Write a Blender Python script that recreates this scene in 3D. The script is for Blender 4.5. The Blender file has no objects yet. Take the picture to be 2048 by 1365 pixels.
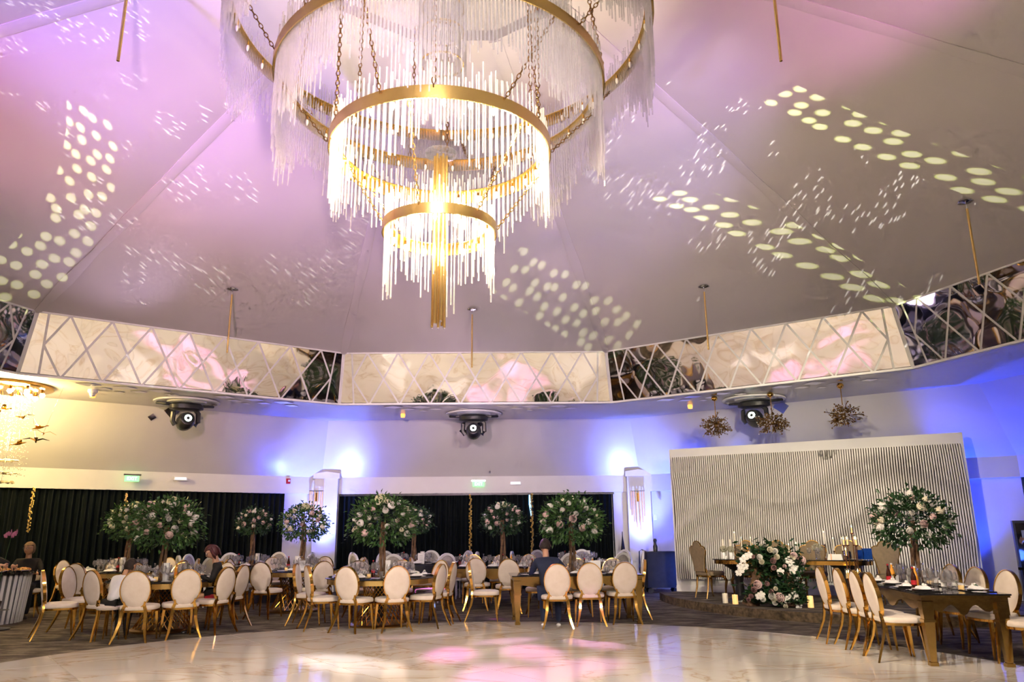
import bpy, math, random
from math import sin, cos, pi, sqrt, atan2, tan, radians
from mathutils import Vector, Matrix
random.seed(7)
SC = bpy.context.scene
COL = SC.collection

# ------------------------------------------------------------------ camera
CF, CPITCH, CYAW, CROLL = 1515.0, 0.2447, 0.0083, -0.0084      # focal in px of a 2048 px frame
CAMX, CAMY, CAMZ = 0.68, -7.35, 1.48
_cp, _sp = cos(CPITCH), sin(CPITCH)
FW = Vector((sin(CYAW)*_cp, cos(CYAW)*_cp, _sp))
_r0 = Vector((cos(CYAW), -sin(CYAW), 0)); _u0 = _r0.cross(FW)
RT = _r0*cos(CROLL) + _u0*sin(CROLL); UP = -_r0*sin(CROLL) + _u0*cos(CROLL)
CO = Vector((CAMX, CAMY, CAMZ))
cam_d = bpy.data.cameras.new('camera'); cam = bpy.data.objects.new('camera', cam_d); COL.objects.link(cam)
cam_d.sensor_width = 36; cam_d.lens = CF/2048*36; cam_d.clip_end = 200
m = Matrix.Identity(4)
for i in range(3):
    m[i][0], m[i][1], m[i][2], m[i][3] = RT[i], UP[i], -FW[i], CO[i]
cam.matrix_world = m
SC.camera = cam

def ray(px, py): return FW + RT*((px-1024)/CF) - UP*((py-682.5)/CF)
def gp(px, py, z=0.0):                 # point of the level plane z seen at a pixel
    d = ray(px, py); return CO + d*((z-CAMZ)/d.z)
def yp(px, py, Y):                     # point at depth Y seen at a pixel
    d = ray(px, py); return CO + d*((Y-CAMY)/d.y)

# ------------------------------------------------------------------ world + view
w = bpy.data.worlds.new('world'); SC.world = w; w.use_nodes = True
w.node_tree.nodes['Background'].inputs[0].default_value = (.25, .22, .3, 1)
w.node_tree.nodes['Background'].inputs[1].default_value = .3
SC.view_settings.view_transform = 'Standard'; SC.view_settings.look = 'None'
SC.view_settings.gamma = 1; SC.view_settings.use_curve_mapping = False
SC.view_settings.exposure = 0.25
cy = SC.cycles
cy.use_denoising = True; cy.max_bounces = 4; cy.diffuse_bounces = 2; cy.glossy_bounces = 3
cy.transmission_bounces = 4; cy.transparent_max_bounces = 14; cy.sample_clamp_indirect = 4; cy.sample_clamp_direct = 0
cy.caustics_reflective = False; cy.caustics_refractive = False; cy.use_light_tree = True
cy.adaptive_threshold = .15; cy.adaptive_min_samples = 12

# ------------------------------------------------------------------ lights
def aim(o, loc, tgt, xdir=None):
    z = (Vector(loc)-Vector(tgt)).normalized()
    x = (Vector(xdir) if xdir is not None else Vector((0, 0, 1)).cross(z))
    if x.length < 1e-4: x = Vector((1, 0, 0))
    x = (x - z*x.dot(z)).normalized(); y = z.cross(x)
    o.matrix_world = Matrix(((x.x, y.x, z.x, loc[0]), (x.y, y.y, z.y, loc[1]), (x.z, y.z, z.z, loc[2]), (0, 0, 0, 1)))
def spot(name, loc, tgt, power, col, ang=40, blend=.6, r=.05, xdir=None):
    d = bpy.data.lights.new(name, 'SPOT'); o = bpy.data.objects.new(name, d); COL.objects.link(o)
    d.energy = power; d.color = col; d.spot_size = radians(ang); d.spot_blend = blend; d.shadow_soft_size = r
    aim(o, loc, tgt, xdir); return o
def point(name, loc, power, col, r=.08):
    d = bpy.data.lights.new(name, 'POINT'); o = bpy.data.objects.new(name, d); COL.objects.link(o)
    d.energy = power; d.color = col; d.shadow_soft_size = r; o.location = loc; return o

class NT:                              # tiny node helper
    def __init__(s, tree): s.t = tree; s.n = tree.nodes; s.l = tree.links
    def new(s, typ, **k):
        n = s.n.new(typ)
        for a, b in k.items(): setattr(n, a, b)
        return n
    def put(s, sock, v):
        if hasattr(v, 'is_output') or isinstance(v, bpy.types.NodeSocket): s.l.new(v, sock)
        else: sock.default_value = v
    def math(s, op, a, b=0.0, c=0.0, clamp=False):
        n = s.new('ShaderNodeMath', operation=op, use_clamp=clamp)
        for i, v in enumerate((a, b, c)): s.put(n.inputs[i], v)
        return n.outputs[0]
    def comb(s, x, y, z=0.0):
        n = s.new('ShaderNodeCombineXYZ')
        for i, v in enumerate((x, y, z)): s.put(n.inputs[i], v)
        return n.outputs[0]
    def ramp(s, fac, stops, interp='LINEAR'):
        n = s.new('ShaderNodeValToRGB'); n.color_ramp.interpolation = interp
        e = n.color_ramp.elements
        while len(e) < len(stops): e.new(.5)
        for k, (p, c) in enumerate(stops): e[k].position = p; e[k].color = (*c, 1) if len(c) == 3 else c
        s.put(n.inputs[0], fac); return n.outputs[0]

def gobo(name, loc, A, B, wid, power, col, kind='dots', bend=.0, seed=0.0, dens=9.0):
    """a spot beam shaped by a pattern: rows of dots or broken streaks between the points A and B"""
    A = Vector(A); B = Vector(B); M = (A+B)/2
    o = spot(name, loc, M, power, col, 40, .1, .01, xdir=(B-A))
    d = o.data; D = (M-Vector(loc)).length
    zc = (Vector(loc)-M).normalized(); pr = (B-A)-zc*(B-A).dot(zc)
    half = pr.length/2/D
    d.spot_size = min(2.6, 2*math.atan(half*1.25)+.12)
    d.use_nodes = True; t = NT(d.node_tree)
    em = t.n['Emission']
    tc = t.new('ShaderNodeTexCoord'); sp_ = t.new('ShaderNodeSeparateXYZ'); t.l.new(tc.outputs['Normal'], sp_.inputs[0])
    zz = t.math('ABSOLUTE', sp_.outputs[2])
    u = t.math('DIVIDE', t.math('DIVIDE', sp_.outputs[0], zz), half)
    v = t.math('DIVIDE', t.math('DIVIDE', sp_.outputs[1], zz), half)
    v = t.math('SUBTRACT', v, t.math('MULTIPLY', t.math('SUBTRACT', t.math('MULTIPLY', u, u), .4), bend))
    inside = t.math('MULTIPLY', t.math('LESS_THAN', t.math('ABSOLUTE', u), 1.0), t.math('LESS_THAN', t.math('ABSOLUTE', v), wid))
    if kind == 'dots':
        vo = t.new('ShaderNodeTexVoronoi', voronoi_dimensions='2D'); vo.inputs['Scale'].default_value = dens
        vo.inputs['Randomness'].default_value = .55
        t.l.new(t.comb(t.math('ADD', u, seed), v), vo.inputs['Vector'])
        ds = t.ramp(vo.outputs['Distance'], ((0, (1, 1, 1)), (.2, (1, 1, 1)), (.27, (.8, .9, .3)), (.32, (0, 0, 0))))
    else:
        vo = t.new('ShaderNodeTexVoronoi', voronoi_dimensions='2D'); vo.inputs['Scale'].default_value = dens
        vo.inputs['Randomness'].default_value = 1
        t.l.new(t.comb(t.math('ADD', t.math('MULTIPLY', u, 5.0), seed), v), vo.inputs['Vector'])
        no = t.new('ShaderNodeTexNoise', noise_dimensions='2D'); no.inputs['Scale'].default_value = 3.2
        t.l.new(t.comb(t.math('ADD', u, seed), v), no.inputs['Vector'])
        gate = t.math('GREATER_THAN', no.outputs[0], .58)
        ds = t.ramp(vo.outputs['Distance'], ((0, (1, 1, 1)), (.10, (1, 1, 1)), (.2, (0, 0, 0)), (.3, (0, 0, 0))))
        inside = t.math('MULTIPLY', inside, gate)
    mx = t.new('ShaderNodeMixRGB', blend_type='MULTIPLY'); mx.inputs[0].default_value = 1
    t.l.new(ds, mx.inputs[1]); mx.inputs[2].default_value = (*col, 1)
    d.color = (1, 1, 1)
    t.l.new(mx.outputs[0], em.inputs[0]); t.l.new(inside, em.inputs[1])
    return o

WARM = (1, .74, .42); COOL = (.12, .2, 1.0)
# chandelier lamps (inside its two lit rings)
for k in range(6):
    a = k*pi/3+.3; point('chandelier_lamp', (.98*cos(a), .98*sin(a), 5.22), 60, (1, .82, .56), .06)
for k in range(3):
    a = k*2*pi/3; point('chandelier_lamp', (.4*cos(a), .4*sin(a), 4.35), 40, (1, .82, .56), .06)
# moving heads behind the camera wash the tables and the dance floor
spot('house_spot', (-4.6, -8.0, 4.3), (-3.2, 5.5, .6), 1700, (1, .86, .80), 52, .8, .15)
spot('house_spot', (3.8, -8.4, 4.3), (2.6, 5.5, .6), 1700, (1, .84, .76), 52, .8, .15)
spot('house_spot', (0, -5, 6.6), (0, 1.6, 0), 1250, (1, .86, .68), 110, .9, .3)
# moving heads at the rim of the hall: purple, blue and pink washes on the tent
spot('tent_wash', (-5.2, -5.5, 3.6), (-3.0, 1.2, 7.3), 3300, (.34, .20, 1), 40, .9, .2)
spot('tent_wash', (-5.8, 7.0, 3.6), (-5.6, 2.6, 6.2), 160, (.70, .5, .9), 70, .9, .2)
spot('tent_wash', (4.2, -5.0, 3.6), (2.6, 3.2, 6.9), 1900, (.42, .32, 1), 28, .9, .2)
spot('tent_wash', (-7.5, -3.0, 3.6), (-5.6, .8, 6.4), 800, (1, .26, .68), 44, .9, .2)
spot('tent_wash', (-1, -6.0, 3.6), (-2.2, 5.6, 6.3), 2700, (1, .60, .78), 58, .9, .2)
spot('tent_wash', (6.4, -3.0, 3.6), (3.9, .2, 7.1), 620, (1, .30, .85), 34, .9, .2)
spot('tent_wash', (2.6, -5.5, 3.6), (1.6, 6.8, 6.0), 1100, (.95, .80, .86), 50, .9, .2)  # added to brighten the lower middle of the tent
spot('tent_wash', (3, -7.0, 3.6), (5.2, 3.0, 6.0), 260, (1, .80, .66), 60, .9, .2)
spot('tent_wash', (0, -4.0, 3.6), (.4, 1.6, 8.0), 560, (.7, .6, 1), 50, .9, .2)
# gobos; the glint spots are added, imitating glints off the crystals
DG = (.95, 1, .62)
gobo('gobo_spot', (-2.5, -4.5, 3.4), (-4.35, 1.5, 6.95), (-7.35, 4.6, 5.35), .22, 4200, DG, bend=-.22, seed=.3, dens=7.5)
gobo('gobo_spot', (-3.2, 3.6, 3.5), (3.9, 1.4, 7.05), (8.0, 1.9, 5.6), .19, 5000, DG, bend=.05, seed=2.1, dens=6.2)
gobo('gobo_spot', (-3.4, 4.4, 3.5), (2.9, 3.6, 6.9), (7.9, 5.4, 5.2), .17, 4600, DG, bend=-.05, seed=5.1, dens=6.6)
gobo('gobo_spot', (3.6, -4.0, 3.4), (.6, 6.1, 6.35), (3.2, 8.3, 5.45), .3, 3600, DG, bend=.0, seed=8.1, dens=6.0)
gobo('glint_spot', (-3.0, -2.5, 3.6), (-1.5, 1.8, 7.6), (-6.5, 6.5, 5.4), .55, 2400, (1, .97, .9), 'streaks', seed=1.3, dens=9)
gobo('glint_spot', (3.4, -2.0, 3.6), (1.8, 2.6, 7.3), (7.5, 4.6, 5.4), .5, 2200, (1, .97, .9), 'streaks', seed=4.3, dens=9)
gobo('glint_spot', (-3.6, -4, 3.6), (-3.4, -.4, 7.4), (-6.2, 1.2, 6.3), .5, 2200, (1, .97, .9), 'streaks', seed=9.3, dens=9)
# pink beams that land on the dance floor
for (lx, ly, px_, py_, e, an, c) in ((-.1, 9.0, 900, 1312, 5200, 6, (1, .25, .85)), (-.1, 9.0, 1065, 1308, 5200, 7, (1, .35, .85)), (-5.8, 7, 690, 1330, 5200, 8, (1, .92, 1)),
        (5.8, 7.2, 1130, 1345, 4200, 8, (1, .3, .9)), (5.8, 7.2, 1010, 1285, 3000, 5, (1, .45, 1)), (-5.8, 7, 958, 1238, 4200, 5, (1, .16, .9)), (-.1, 9.0, 1190, 1290, 3600, 6, (1, .4, .95)),
        (-.1, 9.0, 1000, 1362, 4200, 7, (1, .3, .9)), (-2, -6, 1090, 1225, 1500, 4, (.4, .12, 1)), (3, -6, 1165, 1245, 1300, 4, (1, .15, .9)), (5.8, 7.2, 820, 1275, 2600, 5, (1, .7, 1))):
    t_ = gp(px_, py_); spot('floor_beam', (lx, ly, 3.75), (t_.x, t_.y, 0), e, c, an, .8, .1)
gobo('gobo_spot', (-5.8, 7.0, 3.75), (3.0, 3.2, 0), (5.4, 3.0, 0), .5, 900, (1, .95, .5), 'streaks', seed=3.1, dens=5)
# blue up-lights at the two columns and beyond the slatted wall
for cx_ in (-4.02, 4.12):
    spot('column_uplight', (cx_, 12.08, .26), (cx_, 12.62, 3.1), 900, (.18, .26, 1.0), 54, .8, .06)
    spot('column_uplight', (cx_, 12.02, .26), (cx_, 12.2, 3.0), 380, (.03, .07, 1.0), 92, .9, .08)
spot('column_uplight', (9.9, 8.6, .3), (10.6, 6.9, 4.3), 900, (.02, .06, 1.0), 62, .6, .08)
point('blue_floor_glow', (5.0, 10.9, .5), 45, (.05, .14, 1), .1)  # both points are added for blue glow on the carpet, without a fixture
point('blue_floor_glow', (9.4, 5.6, .9), 22, (.05, .14, 1), .1)
# warm lights
point('left_chandelier_lamp', (-8.4, 6.5, 3.9), 330, (1, .70, .27), .25)
point('left_chandelier_lamp', (-8.9, 7.0, 3.2), 80, (1, .70, .27), .2)
spot('right_fill', (4.2, 1.0, 3.5), (7.0, 8.8, 1.9), 1150, (1, .86, .62), 60, .9, .1)  # added fill for the slatted wall and the right table, no fixture hangs here
spot('right_fill', (2.0, 0.0, 5.0), (5.6, 2.6, .5), 700, (1, .8, .58), 40, .8, .1)
point('side_lamp', (0, 8.6, 2.9), 40, (.80, .6, 1), .4)  # added purple fill in mid-air for the front ceiling

# ------------------------------------------------------------------ helpers
KIDS = {}
def link(o, parent=None):
    COL.objects.link(o)
    if parent is not None:
        o.parent = parent; KIDS.setdefault(parent.name, []).append(o)
    return o
def tag(o, label=None, cat=None, group=None, kind=None):
    if label: o['label'] = label
    if cat: o['category'] = cat
    if group: o['group'] = group
    if kind: o['kind'] = kind
    return o
def thing(name, label, cat, loc=(0, 0, 0), rz=0, group=None):
    o = bpy.data.objects.new(name, None); o.empty_display_size = .1; link(o)
    o.location = loc; o.rotation_euler = (0, 0, rz)
    return tag(o, label, cat, group)
def dup(o, loc=None, rz=None, label=None, group=None, parent=None):
    c = o.copy(); link(c, parent)
    if parent is None and loc is not None: c.location = loc
    if rz is not None: c.rotation_euler = (0, 0, rz)
    if label: c['label'] = label
    if group: c['group'] = group
    for ch in KIDS.get(o.name, []): dup(ch, parent=c)
    return c
class Kind:                              # the first placement moves the thing itself, the rest are copies
    def __init__(s, maker): s.mk = maker; s.o = None
    def put(s, loc, rz=0, label=None, group=None, scale=None):
        if s.o is None:
            s.o = s.mk(); o = s.o; o.location = loc; o.rotation_euler = (0, 0, rz)
            if label: o['label'] = label
            if group: o['group'] = group
        else: o = dup(s.o, loc, rz, label, group)
        if scale: o.scale = (scale,)*3 if not isinstance(scale, tuple) else scale
        return o

class MB:
    def __init__(s): s.v = []; s.f = []; s.mi = []
    def add(s, vs, fs, mi=0):
        b = len(s.v); s.v += [tuple(p) for p in vs]; s.f += [tuple(i+b for i in f) for f in fs]; s.mi += [mi]*len(fs); return s
    def box(s, c, d, rz=0, mi=0, taper=1.0, M=None):
        x, y, z = d[0]/2, d[1]/2, d[2]/2
        P = [(-x, -y, -z), (x, -y, -z), (x, y, -z), (-x, y, -z), (-x*taper, -y*taper, z), (x*taper, -y*taper, z), (x*taper, y*taper, z), (-x*taper, y*taper, z)]
        cc, ss = cos(rz), sin(rz)
        P = [(c[0]+p[0]*cc-p[1]*ss, c[1]+p[0]*ss+p[1]*cc, c[2]+p[2]) for p in P]
        if M is not None: P = [tuple(M @ Vector(p)) for p in P]
        return s.add(P, [(3, 2, 1, 0), (4, 5, 6, 7), (0, 1, 5, 4), (1, 2, 6, 5), (2, 3, 7, 6), (3, 0, 4, 7)], mi)
    def loft(s, loops, cap=True, mi=0, closed=True):
        n = len(loops[0]); vs = [p for L in loops for p in L]; fs = []
        for i in range(len(loops)-1):
            for j in range(n if closed else n-1):
                a, b = i*n+j, i*n+(j+1) % n
                fs.append((a, b, b+n, a+n))
        if cap and closed: fs.append(tuple(range(n-1, -1, -1))); fs.append(tuple(range((len(loops)-1)*n, len(loops)*n)))
        return s.add(vs, fs, mi)
    def sweep(s, pts, rad, n=6, cap=True, mi=0, ph=0.0, ref=None):
        P = [Vector(p) for p in pts]; L = []
        for i, p in enumerate(P):
            d = (P[min(i+1, len(P)-1)]-P[max(i-1, 0)]).normalized()
            r0 = Vector(ref) if ref else (Vector((0, 0, 1)) if abs(d.z) < .9 else Vector((1, 0, 0)))
            x = (r0 - d*r0.dot(d)).normalized(); y = d.cross(x)
            r = rad[i] if isinstance(rad, (list, tuple)) else rad
            rx, ry = r if isinstance(r, tuple) else (r, r)
            L.append([p + x*(rx*cos(ph+2*pi*k/n)) + y*(ry*sin(ph+2*pi*k/n)) for k in range(n)])
        return s.loft(L, cap, mi)
    def lathe(s, prof, n=12, c=(0, 0, 0), mi=0, sx=1.0, sy=1.0, cap=True):
        return s.loft([[(c[0]+r*cos(2*pi*k/n)*sx, c[1]+r*sin(2*pi*k/n)*sy, c[2]+z) for k in range(n)] for r, z in prof], cap, mi)
    def ball(s, c, r, n=8, m_=5, sz=1.0, mi=0):
        return s.lathe([(max(1e-4, r*sin(pi*i/m_)), -r*sz*cos(pi*i/m_)) for i in range(m_+1)], n, c, mi)
    def mesh(s, name, mats, smooth=True):
        me = bpy.data.meshes.new(name); me.from_pydata(s.v, [], s.f)
        for mm in (mats if isinstance(mats, (list, tuple)) else [mats]): me.materials.append(mm)
        if any(s.mi): me.polygons.foreach_set('material_index', s.mi)
        if smooth:
            me.polygons.foreach_set('use_smooth', [True]*len(me.polygons))
            try: me.set_sharp_from_angle(angle=radians(38))
            except Exception: pass
        me.update(); return me
    def build(s, name, mats, parent=None, smooth=True, loc=None):
        o = bpy.data.objects.new(name, s.mesh(name, mats, smooth)); link(o, parent)
        if loc is not None: o.location = loc
        return o
def struct(o): o['kind'] = 'structure'; return o

# ------------------------------------------------------------------ materials
def mat(name, col, rough=.5, metal=0.0, spec=.5, emit=None, es=0.0, noise=None, bump=None, coat=0.0, alpha=None, sheen=0):
    mt = bpy.data.materials.new(name); mt.use_nodes = True; t = NT(mt.node_tree); b = t.n['Principled BSDF']
    b.inputs['Base Color'].default_value = (*col, 1); b.inputs['Roughness'].default_value = rough; b.inputs['Metallic'].default_value = metal
    b.inputs['Specular IOR Level'].default_value = spec; b.inputs['Coat Weight'].default_value = coat
    if sheen: b.inputs['Sheen Weight'].default_value = sheen
    if emit: b.inputs['Emission Color'].default_value = (*emit, 1); b.inputs['Emission Strength'].default_value = es
    if noise or bump:
        tc = t.new('ShaderNodeTexCoord')
    if noise:   # (scale, colour2, lo, hi)
        n = t.new('ShaderNodeTexNoise'); n.inputs['Scale'].default_value = noise[0]; n.inputs['Detail'].default_value = 4
        t.l.new(tc.outputs['Object'], n.inputs['Vector'])
        t.l.new(t.ramp(n.outputs[0], ((noise[2], col), (noise[3], noise[1]))), b.inputs['Base Color'])
    if bump:    # (scale, strength, distance)
        n = t.new('ShaderNodeTexNoise'); n.inputs['Scale'].default_value = bump[0]; n.inputs['Detail'].default_value = 3
        t.l.new(tc.outputs['Object'], n.inputs['Vector'])
        bp = t.new('ShaderNodeBump'); bp.inputs['Strength'].default_value = bump[1]; bp.inputs['Distance'].default_value = bump[2]
        t.l.new(n.outputs[0], bp.inputs['Height']); t.l.new(bp.outputs[0], b.inputs['Normal'])
    return mt
GOLD = mat('polished_gold', (.80, .47, .11), .14, 1, bump=(7, .12, .02))
GOLD2 = mat('brushed_gold', (.78, .56, .20), .26, 1, bump=(30, .08, .01))
TGOLD = mat('bronze_gold', (.50, .32, .10), .18, 1, bump=(6, .12, .02))
DGOLD = mat('dark_bronze', (.34, .2, .07), .3, 1)
COPPER = mat('rose_copper', (.62, .30, .17), .25, 1)
VELVET = mat('cream_velvet', (.76, .66, .56), .85, noise=(9, (.68, .57, .46), .35, .75), bump=(60, .2, .004), sheen=.25)
BEIGE = mat('taupe_fabric', (.26, .19, .11), .85, noise=(20, (.21, .155, .09), .3, .7), bump=(80, .2, .003))
GREYPAD = mat('grey_linen', (.42, .38, .35), .85, noise=(30, (.36, .33, .3), .3, .7), bump=(90, .2, .003))
WHITEP = mat('white_paint', (.85, .84, .82), .35, noise=(4, (.80, .79, .77), .3, .7))
WALLM = mat('white_wall', (.80, .79, .77), .6, noise=(2, (.76, .75, .73), .3, .7), bump=(40, .05, .002))
CEILM = mat('stretch_ceiling', (.74, .72, .70), .24, noise=(1.5, (.71, .69, .67), .3, .7), bump=(1.2, .12, .05))
BLACKG = mat('black_glass', (.012, .011, .012), .06, 0, .6, noise=(3, (.02, .018, .016), .4, .7))
BLACKC = mat('black_cloth', (.012, .014, .018), .8, noise=(8, (.02, .022, .026), .3, .7), bump=(60, .2, .004))
BLACKP = mat('black_plastic', (.015, .016, .018), .35, noise=(10, (.025, .025, .028), .4, .7))
CURT = mat('dark_green_velvet', (.003, .006, .007), .7, noise=(3, (.006, .010, .011), .3, .7), sheen=.0, spec=.15)
PORC = mat('white_porcelain', (.85, .84, .82), .2, noise=(5, (.8, .79, .77), .3, .7))
LINEN = mat('white_linen', (.85, .84, .82), .8, noise=(12, (.78, .77, .75), .3, .7), bump=(50, .2, .003))
LEAF = mat('leaf_green', (.016, .060, .012), .45, noise=(6, (.06, .15, .03), .35, .7))
LEAF2 = mat('dark_leaf', (.010, .038, .012), .45, noise=(6, (.028, .085, .022), .35, .7))
BARK = mat('twisted_bark', (.22, .12, .06), .8, noise=(14, (.10, .055, .03), .3, .65), bump=(20, .6, .02))
ROSEW = mat('white_rose', (.86, .83, .78), .6, noise=(25, (.76, .72, .64), .35, .7))
ROSEP = mat('blush_rose', (.80, .58, .55), .6, noise=(25, (.70, .46, .44), .35, .7))
HYDR = mat('cream_hydrangea', (.80, .78, .52), .7, noise=(40, (.62, .62, .34), .35, .65), bump=(60, .8, .02))
MAUVE = mat('mauve_rose', (.36, .20, .19), .6, noise=(25, (.26, .13, .13), .35, .7))
GYPS = mat('babys_breath', (.62, .58, .46), .8, noise=(70, (.32, .31, .2), .4, .6), bump=(80, 1, .02))
WAX = mat('candle_wax', (.86, .80, .66), .5, noise=(4, (.82, .75, .6), .3, .7))
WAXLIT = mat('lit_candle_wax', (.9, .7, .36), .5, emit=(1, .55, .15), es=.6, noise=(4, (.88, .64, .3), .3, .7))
FLAME = mat('flame', (1, .8, .3), .5, emit=(1, .72, .25), es=14)
BULB = mat('lit_bulb', (1, .9, .7), .4, emit=(1, .80, .48), es=45)
BULBOFF = mat('unlit_bulb', (.9, .85, .7), .1, 0, .8, noise=(4, (.85, .8, .62), .3, .7))
LENS = mat('moving_head_lens', (.6, .9, .7), .2, emit=(.75, 1, .85), es=6)
JUICE = mat('orange_juice', (.85, .36, .03), .15, noise=(5, (.75, .3, .02), .3, .7))
COLA = mat('cola', (.03, .008, .004), .08, noise=(5, (.05, .012, .006), .3, .7))
REDM = mat('red_plastic', (.55, .02, .03), .4, noise=(5, (.45, .015, .025), .3, .7))
REDB = mat('red_satin', (.55, .02, .03), .45, noise=(9, (.42, .01, .02), .3, .7))
SKIN = mat('skin', (.50, .27, .17), .5, noise=(8, (.56, .31, .2), .3, .7))
SKIN2 = mat('tanned_skin', (.50, .27, .15), .5, noise=(8, (.44, .23, .13), .3, .7))
HAIRD = mat('dark_hair', (.006, .004, .003), .8, noise=(40, (.03, .018, .012), .3, .7), bump=(90, .5, .005))
HAIRR = mat('auburn_hair', (.05, .012, .015), .5, noise=(40, (.09, .02, .02), .3, .7), bump=(90, .5, .005))
HAIRB = mat('light_brown_hair', (.10, .055, .025), .7, noise=(40, (.17, .10, .05), .3, .7), bump=(90, .5, .005))
SUIT = mat('navy_suit', (.009, .016, .045), .85, noise=(20, (.013, .022, .055), .3, .7), bump=(40, .15, .004))
BLACKCL = mat('black_dress', (.005, .0045, .005), .9, noise=(20, (.009, .008, .008), .3, .7))
SHIRT = mat('white_shirt', (.80, .79, .80), .75, noise=(10, (.74, .73, .75), .3, .7), bump=(14, .4, .01))
SHOE = mat('black_shoe', (.012, .012, .012), .35, noise=(9, (.02, .02, .02), .3, .7))
SNEAK = mat('white_sneaker', (.82, .80, .80), .5, noise=(9, (.75, .73, .73), .3, .7))
STEEL = mat('chrome', (.7, .7, .72), .12, 1, bump=(6, .05, .01))
GREENS = mat('exit_green', (.1, .5, .15), .5, emit=(.25, 1, .3), es=1.6)
EMLIT = mat('emergency_diffuser', (.8, .85, .9), .4, emit=(.8, .88, 1), es=.6)
PAPER = mat('white_paper', (.84, .83, .80), .7, noise=(6, (.8, .79, .76), .3, .7))
INK = mat('grey_ink', (.25, .25, .27), .6, noise=(6, (.3, .3, .32), .3, .7))
BLUEB = mat('blue_sequins', (.01, .08, .4), .25, .6, bump=(90, .8, .01))
FOOD = mat('mixed_food', (.45, .14, .04), .6, noise=(22, (.75, .5, .12), .4, .6), bump=(30, .6, .02))
PINKF = mat('pink_orchid', (.6, .22, .35), .6, noise=(15, (.5, .14, .28), .3, .7))
TUBEG = mat('warm_tube', (.85, .6, .35), .2, .6, emit=(1, .62, .34), es=.35, noise=(6, (.8, .52, .28), .3, .7))

def glassy(name, col, tr, dif, gl=.12, rough=.05, em=0):
    """clear acrylic or thin glass: mostly see-through, a little scatter, a sharp reflection at grazing angles"""
    mt = bpy.data.materials.new(name); mt.use_nodes = True; t = NT(mt.node_tree)
    for n in list(t.n):
        if n.type != 'OUTPUT_MATERIAL': t.n.remove(n)
    out = t.n[0]
    a = t.new('ShaderNodeBsdfTransparent'); a.inputs[0].default_value = (1, 1, 1, 1)
    d = t.new('ShaderNodeBsdfDiffuse'); d.inputs[0].default_value = (*col, 1)
    tl = t.new('ShaderNodeBsdfTranslucent'); tl.inputs[0].default_value = (*col, 1)
    g = t.new('ShaderNodeBsdfGlossy'); g.inputs[0].default_value = (1, 1, 1, 1); g.inputs['Roughness'].default_value = rough
    dt = t.new('ShaderNodeMixShader'); dt.inputs[0].default_value = .5; t.l.new(d.outputs[0], dt.inputs[1]); t.l.new(tl.outputs[0], dt.inputs[2])
    m1 = t.new('ShaderNodeMixShader'); m1.inputs[0].default_value = dif/(tr+dif); t.l.new(a.outputs[0], m1.inputs[1]); t.l.new(dt.outputs[0], m1.inputs[2])
    lw = t.new('ShaderNodeLayerWeight'); lw.inputs[0].default_value = .35
    fac = t.math('ADD', t.math('MULTIPLY', lw.outputs['Fresnel'], .5), gl, clamp=True)
    m2 = t.new('ShaderNodeMixShader'); t.l.new(fac, m2.inputs[0]); t.l.new(m1.outputs[0], m2.inputs[1]); t.l.new(g.outputs[0], m2.inputs[2])
    t.l.new(m2.outputs[0], out.inputs[0]); return mt
ROD = glassy('clear_acrylic_rod', (.95, .92, .88), .62, .34, .05)
GLASS = glassy('drinking_glass', (.9, .93, 1), .90, .04, .06)
ROD2 = glassy('thin_clear_rod', (1, .98, .98), .80, .17, .03)
BEADG = glassy('crystal_bead', (1, .95, .85), .3, .6, .2)

# mirror with a wavy surface
def wavy_mirror():
    mt = bpy.data.materials.new('wavy_mirror'); mt.use_nodes = True; t = NT(mt.node_tree); b = t.n['Principled BSDF']
    b.inputs['Base Color'].default_value = (.93, .90, .86, 1); b.inputs['Metallic'].default_value = 1; b.inputs['Roughness'].default_value = .03
    g = t.new('ShaderNodeNewGeometry')
    n = t.new('ShaderNodeTexNoise'); n.inputs['Scale'].default_value = 1.3; n.inputs['Detail'].default_value = .6; n.inputs['Distortion'].default_value = .5
    t.l.new(g.outputs['Position'], n.inputs['Vector'])
    bp = t.new('ShaderNodeBump'); bp.inputs['Strength'].default_value = .5; bp.inputs['Distance'].default_value = .045
    t.l.new(n.outputs[0], bp.inputs['Height']); t.l.new(bp.outputs[0], b.inputs['Normal']); return mt
MIRROR = wavy_mirror()
FLATM = mat('mirror_tile', (.85, .85, .88), .05, 1, bump=(2, .03, .01))

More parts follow.
